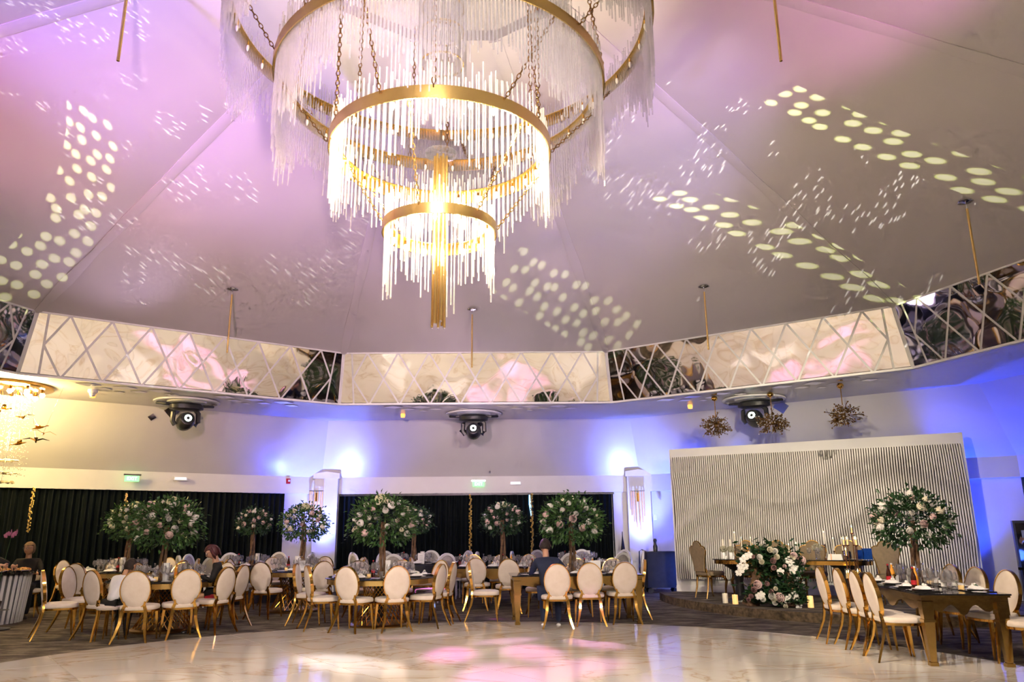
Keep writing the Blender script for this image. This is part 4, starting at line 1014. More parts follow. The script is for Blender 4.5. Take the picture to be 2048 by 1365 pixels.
for x, y, nm in TB:
    for i in range(7):
        a = radians(-78+360*i/7); R = .60; px_, py_ = x+R*cos(a), y+R*sin(a); setting(px_, py_, face(px_, py_, x, y), nm+' black table')
    centre(x, y, nm+' black table', seed=int(y*7), num=6)
def rect_set(c, L_, W_, rz, nm, seats):
    M = Matrix.Translation((c[0], c[1], 0)) @ Matrix.Rotation(rz, 4, 'Z')
    for i in range(seats):
        u = (-.5+(i+.5)/seats)*(L_-.25)
        for s_ in (-1, 1):
            p = M @ Vector((u, s_*(W_/2-.19), 0)); setting(p.x, p.y, rz+(0 if s_ < 0 else pi), nm)
    for s_ in (-.45, .45):
        p = M @ Vector((s_, 0, 0)); centre(p.x, p.y, nm, seed=int(10+s_*9), num=5)
rect_set(T3, 2.15, 1.0, radians(3), 'gold table with number 30', 3)
rect_set(T6, 2.0, .95, radians(-3), 'rear gold table', 3)
rect_set(T4, 2.3, .95, radians(82), 'right gold table', 4)
# cards
def card_at(px, py, Y, z, rz, lb, s_=1.0, txt=None):
    P = yp(px, py, Y); o = KMe.put((P.x, P.y, z), rz, lb, None, scale=s_); return o
tcard = thing('table_number', 'white table card with the number 30, right of the man in the navy suit', 'card', (2.12, 5.55, .764), 0)
q = MB(); q.box((0, 0, .11), (.17, .008, .22)); q.build('card', PAPER, tcard, False)
text('number', '30', .075, mat('dark_ink', (.08, .08, .1), .6, noise=(6, (.12, .12, .14), .3, .7)), Matrix.Translation((0, -.006, .10)) @ FACE, tcard)
card_at(1222-400+20, 1120, 10.25, .762, 0, 'small white card with pink print, standing on the rear middle black table', 1.3)
card_at(605, 1125, 7.75, .764, .1, 'white card standing on the round table by the left column', 1.0)
card_at(283, 1122, 5.45, .764, .2, 'white menu card on the left front round table, left of the trunk', 1.15)
card_at(1822, 1160, 3.0, .764, .15, 'white menu card on the right gold table', 1.05)
for x, y, lb in ((-1.15, 5.2, 'white box with golden bow on the middle front round table'), (-4.35, 5.0, 'white box with golden bow on the left front round table'), (5.75, 3.05, 'white box with golden bow on the right gold table')): KBx.put((x, y, .764), 0, lb)
rb = MB(); rb.loft([[(-.12, -.06, 0), (.12, -.07, 0), (.13, .05, 0), (-.11, .06, 0)], [(-.12, -.05, .03), (.11, -.05, .05), (.12, .05, .045), (-.11, .05, .03)], [(-.05, -.02, .045), (.05, -.02, .065), (.05, .02, .06), (-.05, .02, .05)]])
o = rb.build('handbag', REDB); o.location = Vector(bagch.location)+Vector((.03, 0, .503)); tag(o, 'flat red satin bag lying on a gold chair beside the woman in black lace', 'bag')

# ------------------------------------------------------------------ flower trees
def leafmesh(name, n, rx, rz_, seed, mt, big=1.0):
    r_ = random.Random(seed); q = MB()
    for i in range(n):
        th = r_.random()*2*pi; u_ = r_.uniform(-.85, 1); ph = math.acos(u_); rad = .45+.62*r_.random()**.6
        if r_.random() < .12: rad *= 1.15
        d = Vector((sin(ph)*cos(th), sin(ph)*sin(th), cos(ph))); c = Vector((d.x*rx*rad, d.y*rx*rad, d.z*rz_*rad))
        o_ = (d+Vector((r_.uniform(-.8, .8), r_.uniform(-.8, .8), r_.uniform(-.9, .5)))).normalized(); s_ = o_.cross(Vector((r_.uniform(-1, 1), r_.uniform(-1, 1), 1))).normalized(); L_ = (.055+.035*r_.random())*big; up = s_.cross(o_)*.012
        q.add([c, c+o_*L_*.5+s_*L_*.28+up, c+o_*L_, c+o_*L_*.5-s_*L_*.28+up, c+o_*L_*.5], [(0, 1, 4), (1, 2, 4), (2, 3, 4), (3, 0, 4)])
    # sprigs that stick out
    for k in range(26):
        th = r_.random()*2*pi; d = Vector((cos(th), sin(th), r_.uniform(-.35, .8))).normalized(); p0 = Vector((d.x*rx, d.y*rx, d.z*rz_))*.7
        for j in range(9):
            p = p0+d*(.035*j)+Vector((0, 0, -.0025*j*j)); s_ = d.cross(Vector((0, 0, 1))).normalized()*(1 if j % 2 else -1); o_ = (d*.6+s_+Vector((0, 0, r_.uniform(-.4, .4)))).normalized(); t_ = o_.cross(d).normalized()
            w_ = d*.018*big; L_ = .07*big; q.add([p, p+o_*L_*.5+w_, p+o_*L_, p+o_*L_*.5-w_], [(0, 1, 2), (0, 2, 3)])
    return q.mesh(name, mt, False)
LM = [leafmesh('foliage', 1500, .47, .38, 1, LEAF), leafmesh('foliage', 1300, .45, .37, 2, LEAF2), leafmesh('foliage', 1500, .50, .40, 3, LEAF)]
def rosemesh(mt, r=.036):
    q = MB()
    for lay, (rr_, zz, n) in enumerate(((1.0, -.2, 5), (.78, .1, 5), (.52, .3, 4), (.28, .4, 3))):
        for k in range(n):
            a = 2*pi*(k+.5*lay)/n; w_ = pi/n*1.15
            pts = []
            for (ra, z) in ((.25, -.6), (.95, -.15+.1*lay), (1.0, .35+.1*lay), (.85, .5+.1*lay)):
                pts.append([(r*rr_*ra*cos(a+w_*t_), r*rr_*ra*sin(a+w_*t_), r*(zz+z)) for t_ in (-1, 0, 1)])
            q.loft(pts, False, closed=False)
    q.ball((0, 0, 0), r*.6, 6, 4); return q.mesh('rose', mt)
RM = [rosemesh(ROSEW), rosemesh(ROSEP), rosemesh(mat('cream_rose', (.86, .80, .62), .6, noise=(25, (.76, .68, .48), .35, .7)))]
def hyd(r=.085):
    q = MB(); 
    for k in range(60):
        ph = math.acos(1-1.5*(k+.5)/60); a = k*2.4; d = Vector((sin(ph)*cos(a), sin(ph)*sin(a), cos(ph))); c = d*r
        q.ball(c, .018, 5, 3)
    q.ball((0, 0, 0), r*.92, 10, 6); return q.mesh('hydrangea', HYDR)
HM = hyd()
def tree(x, y, z, zc, s_, var, lb, seed, top=True, nr=30, lean=0.0, blush=.3):
    t = thing('flower_tree', lb, 'flower centrepiece', (x, y, z), random.Random(seed).random()*6, 'tall flower trees on the tables')
    r_ = random.Random(seed); H = zc-z
    q = MB()
    for k in range(3):
        a0 = 2*pi*k/3; q.sweep([(.035*cos(a0+2.4*f)*(1.3-f*.5)+lean*f*f, .035*sin(a0+2.4*f)*(1.3-f*.5), H*f) for f in [i/8 for i in range(9)]], [.028-.012*i/8 for i in range(9)], 6)
    q.build('trunk', BARK, t)
    q = MB(); q.lathe([(.12, 0), (.12, .012), (.07, .03)], 16); q.build('base', BARK, t)
    o = bpy.data.objects.new('foliage', LM[var]); link(o, t); o.location = (lean, 0, H); o.scale = (s_,)*3; o['kind'] = 'stuff'
    for i in range(nr):
        ph = math.acos(1-1.55*(i+.5)/nr); a = i*2.4+r_.random()*.6; d = Vector((sin(ph)*cos(a), sin(ph)*sin(a), cos(ph)))
        p = Vector((d.x*.44, d.y*.44, d.z*.35))*s_*r_.uniform(.88, 1.06)
        m_ = RM[1] if r_.random() < blush else (RM[2] if r_.random() < .3 else RM[0])
        ro = bpy.data.objects.new('rose', m_); link(ro, t); ro.location = p+Vector((lean, 0, H)); ro.rotation_mode = 'QUATERNION'; ro.rotation_quaternion = d.to_track_quat('Z', 'Y'); k_ = r_.uniform(1.0, 1.8)*s_; ro.scale = (k_,)*3
    if top:
        ho = bpy.data.objects.new('hydrangea', HM); link(ho, t); ho.location = Vector((lean-.02, -.06, H+.34*s_)); ho.scale = (s_,)*3
    return t
tree(T0[0]+.15, T0[1]-.1, .762, 1.70, .92, 0, 'flower tree on the rear left table, left of and behind the fuller leaning one', 11, blush=.1)
tree(T1[0]-.08, T1[1]-.05, .762, 1.60, 1.05, 2, 'full leafy white flower tree on the left front table above the boy', 12, blush=.35)
tree(-5.04, 10.3, .762, 1.70, .82, 1, 'small dark flower tree before the curtain, left of the left column', 13, top=False, blush=.4)
tree(T5[0]+.12, T5[1], .762, 1.64, .92, 0, 'flower tree with a cream hydrangea on top, before the left uplit column', 14, blush=.2)
tree(T2[0], T2[1], .762, 1.63, 1.05, 2, 'large flower tree on the middle front round table', 15, blush=.2)
tree(-1.46, 10.7, .762, 1.70, .85, 1, 'small dark flower tree behind and right of the large middle one', 16, top=False, blush=.2)
tree(.59, 8.55, .762, 1.68, .86, 1, 'slim flower tree with blush roses on the rear gold table', 17, blush=.5)
tree(1.78, 6.0, .762, 1.62, 1.08, 0, 'wide flower tree above the man in the navy suit', 18, top=False, blush=.2)
tree(5.93, 2.75, .762, 1.55, 1.0, 1, 'flower tree on the right gold table before the slatted wall', 19, top=False, blush=.3, lean=-.06)

# ------------------------------------------------------------------ stage and slatted wall
SA, SB = Vector((4.40, 10.07, 0)), Vector((9.60, 7.42, 0)); SD = (SB-SA).normalized(); SN = Vector((SD.y, -SD.x, 0))   # towards the room
if SN.y > 0: SN = -SN
Z = Vector((0, 0, 1))
st_pts = [(3.95, 9.75), (3.93, 9.1), (4.02, 8.3), (4.22, 7.55), (4.66, 6.5), (5.15, 5.85), (5.9, 5.2), (6.9, 4.75), (8.1, 4.7), (9.3, 5.2), (10.1, 6.2), (10.2, 7.08), (9.62, 7.40), (4.40, 10.05)]
q = MB(); q.loft([[(x, y, 0) for x, y in st_pts], [(x, y, .15) for x, y in st_pts]], True)
stg = q.build('stage', [CARPET, mat('rough_edge', (.16, .11, .06), .9, noise=(14, (.05, .035, .02), .35, .65), bump=(18, .8, .02))], None, False)
for p in stg.data.polygons: p.material_index = 0 if abs(p.normal.z) > .5 else 1
tag(stg, 'low curved carpeted stage under the head table at the right', 'stage'); 
sw = MB(); a_, b_ = SA-SN*.0, SB-SN*.0
sw.loft([[a_, b_, b_-SN*.22, a_-SN*.22], [a_+Z*3.24, b_+Z*3.27, b_-SN*.22+Z*3.27, a_-SN*.22+Z*3.24]])
swo = struct(sw.build('wall_stage', WALLM, None, False))
q = MB(); q.loft([[a_+SN*.03+Z*.15, b_+SN*.03+Z*.15, b_+Z*.15, a_+Z*.15], [a_+SN*.03+Z*.27, b_+SN*.03+Z*.27, b_+Z*.27, a_+Z*.27]]); struct(q.build('baseboard_stage', WHITEP, None, False))
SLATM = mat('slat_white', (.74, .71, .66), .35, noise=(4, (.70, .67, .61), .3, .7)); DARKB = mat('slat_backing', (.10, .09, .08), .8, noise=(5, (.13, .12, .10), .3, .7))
W_ = (SB-SA).length; z0, z1 = .42, 3.05
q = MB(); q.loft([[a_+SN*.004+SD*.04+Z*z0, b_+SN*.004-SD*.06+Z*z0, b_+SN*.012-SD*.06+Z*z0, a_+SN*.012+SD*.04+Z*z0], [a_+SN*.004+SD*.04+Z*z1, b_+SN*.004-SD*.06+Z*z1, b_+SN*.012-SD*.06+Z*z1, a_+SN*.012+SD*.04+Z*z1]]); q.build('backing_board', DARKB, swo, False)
ns = 126; pit = (W_-.12)/ns
for i in range(ns):
    s_ = .06+pit*(i+.5); q = MB(); L = []; n = 30
    for j in range(n+1):
        z = z0+(z1-z0)*j/n
        f = sin(1.55*s_+1.5*sin(1.25*z+.45*s_)+.6)
        g = sin(2.7*z-1.1*s_+1.3*sin(.9*s_))
        ridge = math.exp(-((z-(1.55+.45*sin(1.9*s_-.6)))/.16)**2)+math.exp(-((z-(2.35+.35*sin(1.5*s_+1.2)))/.14)**2)
        dpt = .085+.050*f+.030*g+.06*ridge; xo = .022*f
        c0 = SA+SD*(s_+xo)+Z*z; hw = pit*.29
        L.append([c0-SD*hw+SN*.012, c0+SD*hw+SN*.012, c0+SD*hw+SN*dpt, c0-SD*hw+SN*dpt])
    q.loft(L); q.build('slat', SLATM, swo, False)

# ------------------------------------------------------------------ head table, chairs and flowers
HT = Vector((5.93, 7.25, 0)); HR = atan2(SD.y, SD.x)
M_ = Matrix.Translation((HT.x, HT.y, .15)) @ Matrix.Rotation(HR, 4, 'Z')
t = thing('head_table', 'long black glass head table with a shiny gold rim on the stage', 'table', (HT.x, HT.y, .15), HR)
hl = 1.42
def oblong(e, z, L_=hl, W2=.36): return [((L_-W2)*(1 if cos(a) > 0 else -1)+(W2+e)*cos(a), (W2+e)*sin(a), z) for a in [2*pi*(k+.5)/40 for k in range(40)]]
q = MB(); q.loft([oblong(0, .745), oblong(0, .762)]); q.build('tabletop', BLACKG, t)
q = MB(); q.loft([oblong(-.03, .675), oblong(-.025, .745), oblong(-.06, .745), oblong(-.06, .675)], False); q.build('gold_rim', GOLD, t)
for s_ in (-1, 1):
    q = MB(); q.lathe([(.27, 0), (.26, .03), (.10, .10), (.07, .35), (.12, .55), (.30, .675)], 20, (s_*.95, 0, 0)); q.build('pedestal', BLACKP, t)
def mk_trefoil():
    t = thing('trefoil_chair', '', 'chair')
    def outl(e, y): 
        P = []
        prof = [(-.15, .50), (-.155, .58), (-.19, .74), (-.235, .86)]
        P += [(x-e, z) for x, z in prof]
        for cx_, cz_, r_, a0, a1 in ((-.155, .90, .085, 205, 70), (0, .955, .125, 160, 20), (.155, .90, .085, 110, -25)):
            for k in range(8):
                a = radians(a0+(a1-a0)*k/7); P.append((cx_+(r_+e)*cos(a), cz_+(r_+e)*sin(a)))
        P += [(-x+e, z) for x, z in reversed(prof)]
        return [(x, y-.10*(z-.45), z) for x, z in P]
    q = MB(); q.loft([outl(-.01, -.20), outl(0, -.205), outl(0, -.235), outl(-.01, -.245)]); q.build('backrest', BEIGE, t)
    q = MB(); q.loft([outl(0, -.212), outl(.014, -.212), outl(.014, -.232), outl(0, -.232)], False); q.build('back_rim', GOLD, t)
    def sl_(s_, z): return [(.25*s_*(abs(cos(a))**.5)*(1 if cos(a) > 0 else -1), .23*s_*(abs(sin(a))**.5)*(1 if sin(a) > 0 else -1), z) for a in [2*pi*(k+.5)/24 for k in range(24)]]
    q = MB(); q.loft([sl_(.96, .43), sl_(1, .45), sl_(1, .48), sl_(.93, .505), sl_(.4, .515)]); q.build('seat', BEIGE, t)
    q = MB(); q.loft([sl_(.95, .395), sl_(.98, .40), sl_(.98, .43), sl_(.95, .43)]); q.build('seat_frame', GOLD, t)
    for sx in (-1, 1):
        q = MB(); q.sweep([(sx*.20, .18, .41), (sx*.235, .21, .33), (sx*.215, .195, .18), (sx*.205, .20, .06), (sx*.22, .225, 0)], [.035, .030, .02, .015, .022], 8); q.build('leg', DGOLD, t)
        q = MB(); q.sweep([(sx*.17, -.18, .41), (sx*.17, -.20, .2), (sx*.18, -.25, 0)], [.022, .018, .014], 6); q.build('leg', DGOLD, t)
        q = MB(); q.sweep([(sx*.155, -.215, .56), (sx*.17, -.19, .41)], [.018, .02], 6); q.build('back_post', GOLD, t)
    return t
KTf = Kind(mk_trefoil)
def stage_pt(px, off):                   # point on the stage off metres before the slatted wall, at a pixel column
    for i in range(600):
        P = SA+SD*(W_*i/600)+SN*off; d_ = P-CO; zc = d_.dot(FW); 
        if 1024+CF*d_.dot(RT)/zc >= px: return P
    return SB+SN*off
for px, off, rz, lb in ((1424, 1.35, -1.15, 'taupe trefoil-back chair at the left end of the head table, turned sideways'), (1496, 1.15, pi+HR, 'taupe trefoil-back chair behind the head table, left of the flower mound'),
                        (1560, 1.1, pi+HR, 'taupe trefoil-back chair behind the head table, hidden by the flower mound'), (1633, 1.1, pi+HR, 'taupe trefoil-back chair behind the head table, right of the flower mound'),
                        (1708, 1.0, pi+HR, 'taupe chair behind the tall candelabra'), (1792, 1.5, pi+HR+.25, 'dark taupe high-backed chair under the right flower tree')):
    P = stage_pt(px, off); KTf.put((P.x, P.y, .15), rz, lb, 'taupe chairs at the head table')
def on_ht(u, v): return M_ @ Vector((u, v, .764))
# flower mound before the head table
F0 = yp(1543, 1150, 6.55); F0 = Vector((F0.x, 6.55, .15))
t = thing('flower_mound', 'big mound of dark leaves, roses and orchids in front of the head table', 'flower arrangement', F0, HR)
def leafcloud(n, fn, L0, seed, mt, nm='foliage'):
    r_ = random.Random(seed); q = MB()
    for i in range(n):
        c, d = fn(r_); c = Vector(c); d = Vector(d).normalized(); o_ = (d+Vector((r_.uniform(-.8, .8), r_.uniform(-.8, .8), r_.uniform(-.5, .8)))).normalized()
        s_ = o_.cross(Vector((r_.uniform(-1, 1), r_.uniform(-1, 1), 1))).normalized(); l = L0*r_.uniform(.7, 1.4)
        q.add([c, c+o_*l*.5+s_*l*.25, c+o_*l, c+o_*l*.5-s_*l*.25], [(0, 1, 2), (0, 2, 3)])
    return q.mesh(nm, mt, False)
DLEAF = mat('mound_leaf', (.012, .035, .012), .45, noise=(6, (.02, .07, .02), .35, .7))  # dark green leaf colour of the flower mound
def mound(r_):
    k = r_.random(); a = r_.random()*2*pi
    if k < .42: c = (max(-.5, min(.5, r_.gauss(0, .26))), r_.gauss(-.02, .10), .78+r_.gauss(0, .12))
    elif k < .72: c = (max(-.42, min(.5, r_.gauss(.08, .28))), r_.gauss(-.10, .10), .06+abs(r_.gauss(0, .15)))
    else: c = (r_.gauss(.12, .2), r_.gauss(0, .1), .15+.6*r_.random())
    return c, (cos(a), sin(a)*.6-.5, .2)
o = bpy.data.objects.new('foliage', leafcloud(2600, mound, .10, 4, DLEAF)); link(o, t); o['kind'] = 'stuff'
q = MB(); q.sweep([(-.40, .02, 0), (-.34, .02, .2), (-.26, .03, .45), (-.22, .03, .62)], [.16, .11, .09, .12], 12); q.build('trunk_stand', BARK, t)
q = MB(); q.lathe([(.14, .02), (.10, .2), (.08, .45), (.12, .62)], 12, (.28, .03, 0)); q.build('trunk_stand', BARK, t)
big = [rosemesh(ROSEW, .055), rosemesh(ROSEP, .06), rosemesh(MAUVE, .05), rosemesh(RM[2].materials[0], .05)]
def orchid():
    q = MB()
    for k in range(5):
        a = 2*pi*k/5+.3; l = .045
        q.loft([[(0, 0, 0), (.004, 0, .002), (0, .004, .002)], [(l*.65*cos(a-.62), l*.65*sin(a-.62), .010), (l*.65*cos(a+.62), l*.65*sin(a+.62), .010), (l*.65*cos(a), l*.65*sin(a), .016)], [(l*.95*cos(a-.38), l*.95*sin(a-.38), .004), (l*.95*cos(a+.38), l*.95*sin(a+.38), .004), (l*cos(a), l*sin(a), .006)]])
    q.ball((0, 0, .012), .008, 5, 3); return q.mesh('orchid', ROSEW)
OM = orchid()
def fl(m_, x, z, y=-.30, s_=1.0, nm='rose'):
    ro = bpy.data.objects.new(nm, m_); link(ro, t); ro.location = (x, y, z); ro.rotation_mode = 'QUATERNION'; ro.rotation_quaternion = Vector((random.uniform(-.3, .3), -1, random.uniform(0, .5))).to_track_quat('Z', 'Y'); ro.scale = (s_,)*3
def pxm(px, py): # metres on the mound's front plane from photo pixels
    P = yp(px, py, 6.3); L = Matrix.Rotation(-HR, 4, 'Z') @ (Vector((P.x, P.y, P.z))-F0); return L.x, L.z, L.y
for px, py, k, s_ in ((1516, 1170, 1, 1.3), (1541, 1100, 3, 1.1), (1551, 1103, 0, 1), (1554, 1114, 3, 1.1), (1520, 1115, 0, 1), (1524, 1124, 3, 1), (1547, 1122, 2, 1.1), (1548, 1136, 2, 1), (1506, 1114, 2, .9),
                      (1585, 1116, 3, 1.2), (1588, 1112, 1, 1.1), (1603, 1122, 1, 1.4), (1552, 1178, 3, .8), (1545, 1193, 0, 1.2), (1549, 1199, 3, 1.2), (1560, 1196, 1, 1.5), (1527, 1199, 0, .9), (1509, 1180, 2, 1.1), (1503, 1193, 2, .9),
                      (1543, 1184, 2, .9), (1577, 1205, 2, 1), (1572, 1213, 3, .8), (1551, 1206, 0, .9), (1535, 1168, 2, .9), (1560, 1150, 1, .6), (1498, 1200, 2, .8), (1570, 1133, 1, .6)):
    x, z, y = pxm(px, py); fl(big[k], x, z, y-.04, s_)
for px, py in ((1487, 1120), (1493, 1114), (1499, 1111), (1484, 1140), (1479, 1146), (1491, 1133), (1482, 1134), (1519, 1193), (1524, 1190), (1578, 1121), (1583, 1128), (1590, 1135), (1586, 1142), (1594, 1196), (1597, 1202), (1585, 1193), (1591, 1190), (1598, 1211), (1575, 1200), (1562, 1144)):
    x, z, y = pxm(px, py); fl(OM, x, z, y-.05, 1.5, 'orchid')
q = MB()
for i in range(12):
    a = i*.52; q.sweep([(.1*cos(a), 0, .86), (.22*cos(a), -.1*sin(a), 1.0), (.36*cos(a), -.1*sin(a), 1.02)], [(.004, .02), (.003, .028), (.001, .004)], 4)
q.build('spiky_leaf', LEAF2, t)
# candles, vases, small things on the head table
def taper(u, v, h, lb):
    p = on_ht(u, v); t = thing('taper_candle', lb, 'candle', p)
    q = MB(); q.lathe([(.035, 0), (.03, .006), (.006, .02), (.006, .10+h*.25), (.014, .115+h*.25), (.014, .13+h*.25)], 10); q.build('candlestick', COPPER, t)
    q = MB(); q.lathe([(.010, .12+h*.25), (.009, .12+h*.25+.22)], 8); q.build('candle', WAX, t)
    q = MB(); q.lathe([(.001, .335+h*.25), (.006, .345+h*.25), (.001, .368+h*.25)], 6); q.build('flame', FLAME, t)
for u, v, h, lb in ((-1.0, .1, .55, 'tallest lit taper candle at the left end of the head table'), (-.86, .02, .15, 'lit taper candle, second from the left on the head table'), (-.70, .1, .15, 'lit taper candle left of the flower mound'),
                    (-.02, .15, -.35, 'short lit candle behind the flower mound, left one'), (.12, .1, -.25, 'short lit candle behind the flower mound, right one'), (.62, .1, .55, 'tallest lit taper candle right of the flower mound'),
                    (.78, -.05, .1, 'lit taper candle before the taupe chair right of the flower mound, left one'), (.92, .05, .1, 'lit taper candle before the taupe chair right of the flower mound, right one')): taper(u, v, h, lb)
def gyp(u, v, lb):
    p = on_ht(u, v); t = thing('wedding_candle', lb, 'candle', p)
    q = MB(); q.lathe([(.035, 0), (.04, .11), (.035, .12)], 14); q.build('holder', PORC, t)
    q = MB(); q.lathe([(.022, .12), (.022, .36)], 12); q.build('candle', WAX, t)
    q = MB(); r_ = random.Random(3)
    for k in range(110):
        a, ph = r_.random()*6.28, math.acos(r_.uniform(-1, 1)); q.ball((.068*sin(ph)*cos(a), .068*sin(ph)*sin(a), .18+.055*cos(ph)), .011, 4, 3)
    q.ball((0, 0, .18), .055, 10, 6); q.build('flower_ball', GYPS, t)
    q = MB(); q.sweep([(.02, -.04, .12), (.03, -.06, .05), (.0, -.11, -.02), (-.02, -.12, -.10)], [(.003, .016)]*4, 4); q.build('ribbon', LINEN, t)
gyp(-1.18, -.14, 'white candle in a baby\'s breath ball on the head table, left one'); gyp(-1.03, -.2, 'white candle in a baby\'s breath ball on the head table, right one')
for u, v, lb in ((-.45, .05, 'glass vase of baby\'s breath left of the flower mound'), (.48, .12, 'glass vase of baby\'s breath right of the flower mound')):
    p = on_ht(u, v); t = thing('flower_vase', lb, 'vase', p); q = MB(); q.lathe([(.045, 0), (.05, .16), (.047, .16), (.04, .01)], 14, cap=False); q.build('glass', GLASS, t)
    q = MB(); r_ = random.Random(9)
    for k in range(120): a, ph = r_.random()*6.28, math.acos(r_.uniform(-.6, 1)); R_ = .10*r_.uniform(.7, 1); q.ball((R_*sin(ph)*cos(a), R_*sin(ph)*sin(a), .20+.07*cos(ph)), .012, 4, 3)
    tag(q.build('babys_breath', GYPS, t), kind='stuff')
p = on_ht(-.72, -.2); KJu.put(p, 0, 'orange juice bottle on the head table, left of the flower mound'); p = on_ht(-.60, -.18); KCo.put(p, 0, 'cola bottle on the head table, left of the flower mound')
p = on_ht(.80, -.24); q = MB(); q.box((0, 0, .05), (.26, .14, .10), taper=.85); q.box((-.06, -.002, .052), (.015, .142, .104), mi=1, taper=.87); o = q.build('gift_box', [PAPER, COPPER], None, False); o.location = p; o.rotation_euler = (0, 0, HR); tag(o, 'white gift box with a thin brown ribbon on the head table', 'gift box')
p = on_ht(1.02, -.15); q = MB(); q.lathe([(.035, 0), (.05, .05), (.045, .13), (.035, .15)], 14); o = q.build('smoked_vase', BLACKG); o.location = p; tag(o, 'dark smoked glass vase right of the white gift box', 'vase')
p = on_ht(1.26, .0); q = MB(); q.box((-.08, 0, .09), (.10, .08, .16)); q.box((.06, 0, .10), (.15, .08, .19)); o = q.build('blue_bag', BLUEB, None, False); o.location = p; tag(o, 'sparkling blue bag on the head table behind the candelabra', 'bag')
KPl.put(on_ht(1.12, -.2), 0, 'white plate on the head table before the blue bag')
for i, u in enumerate((-.5, -.35, .35, .5)): KGl.put(on_ht(u, -.05), 0, 'wine glass on the head table beside the flower mound', 'wine glasses on the head table')
# pillar candles on the stage
for px, py, lit, h, lb in ((1451, 1207, 0, .17, 'unlit-looking white pillar candle on the stage, leftmost'), (1471, 1209, 1, .16, 'glowing pillar candle on the stage, left of the flower mound'), (1622, 1216, 1, .19, 'glowing pillar candle on the stage, right of the flower mound')):
    P = gp(px, py, .15); q = MB(); q.lathe([(.05, 0), (.05, h-.004), (.047, h), (.038, h-.006), (.001, h-.014)], 18); q.lathe([(.001, h-.014), (.006, h-.008), (.001, h+.004)], 6, (0, 0, 0), mi=1)
    o = q.build('pillar_candle', [WAXLIT if lit else WAX, FLAME]); o.location = P; tag(o, lb, 'candle')
# tall candelabra
P = yp(1703, 1150, 6.0); CB = Vector((P.x, 6.0, .15))
t = thing('candelabra', 'tall copper candelabra with glass-chimney candles left of the right flower tree', 'candelabra', CB)
q = MB(); q.lathe([(.20, 0), (.20, .015), (.05, .03)], 24); q.build('foot', COPPER, t)
tubem = MB(); tubem.lathe([(.032, .01), (.032, .17)], 12, cap=False); tubem = tubem.mesh('glass_chimney', GLASS)
def cpx(px, py): p = yp(px, py, 6.0)-CB; return p.x, p.z
for i, (px, py) in enumerate(((1704, 1068), (1684, 1092), (1695, 1114), (1700, 1092), (1711, 1092), (1716, 1092), (1692, 1158), (1700, 1160), (1718, 1157))):
    x, z = cpx(px, py); y = (.0, -.08, .05, .09, -.04, .1, -.12, .1, .02)[i]
    q = MB(); q.sweep([(x*.35, y*.4, .02), (x*.9, y, z*.6), (x, y, z)], .008, 6); o = q.build('stem', COPPER, t)
    q = MB(); q.lathe([(.008, -.01), (.032, 0), (.034, .012)], 12, (x, y, z)); q.build('cup', COPPER, o)
    q = MB(); q.lathe([(.013, .01), (.012, .10)], 8, (x, y, z)); q.build('candle', WAXLIT, o)
    q = MB(); q.lathe([(.001, .10), (.009, .115), (.001, .15)], 6, (x, y, z)); q.build('flame', FLAME, o)
    g = bpy.data.objects.new('glass_chimney', tubem); link(g, o); g.location = (x, y, z)

# ------------------------------------------------------------------ things at the right edge and by the right column
P = yp(1320, 1100, 11.6)
t = thing('serving_trolley', 'serving trolley draped in dark cloth beside the slatted wall', 'trolley', (P.x, 11.6, 0))
q = MB()
for L_ in ([(.42, .28, z) for z in (0,)],): pass
def wob(s_, z, w_): return [(.36*s_*(1 if i in (1, 2) else -1)+0, .24*s_*(1 if i > 1 else -1), z) for i in range(4)]
q.loft([wob(1.05, .13, 0), wob(1.02, .5, 0), wob(1, .93, 0), wob(.95, .95, 0)]); q.build('cloth', BLACKC, t, False)
q = MB(); q.sweep([(-.36, -.1, .95), (-.46, -.1, 1.0), (-.52, -.1, .96), (-.53, -.1, .5), (-.50, -.1, .15)], .014, 8); q.build('handle', STEEL, t)
for sx in (-1, 1):
    for sy in (-1, 1):
        q = MB(); q.lathe([(.001, -.018), (.06, -.018), (.06, .018), (.001, .018)], 14); o = q.build('wheel', BLACKP, t); o.location = (sx*.3, sy*.18, .06); o.rotation_euler = (pi/2, 0, 0)
q = MB(); q.lathe([(.05, 0), (.055, .12), (.03, .17), (.03, .22), (.045, .25), (.03, .3)], 12); o = q.build('thermos', BLACKP); o.location = (P.x-.12, 11.55, .95); tag(o, 'black flask standing on the draped trolley', 'flask')
q = MB(); q.lathe([(.10, 0), (.09, .5), (.05, 1.0), (.012, 1.3), (.008, 1.42)], 10, sx=1, sy=.7); o = q.build('folded_parasol', BLACKCL); P = gp(1257, 1180); o.location = (P.x-.12, 12.5, 0); tag(o, 'dark folded umbrella leaning left of the right column', 'umbrella')
q = MB(); q.lathe([(.09, 0), (.09, .5), (.05, 1.0), (.012, 1.3), (.008, 1.42)], 10, sx=1, sy=.7); o = q.build('folded_parasol', BLACKCL); o.location = (-4.5, 12.6, 0); tag(o, 'dark folded umbrella standing left of the left column', 'umbrella')
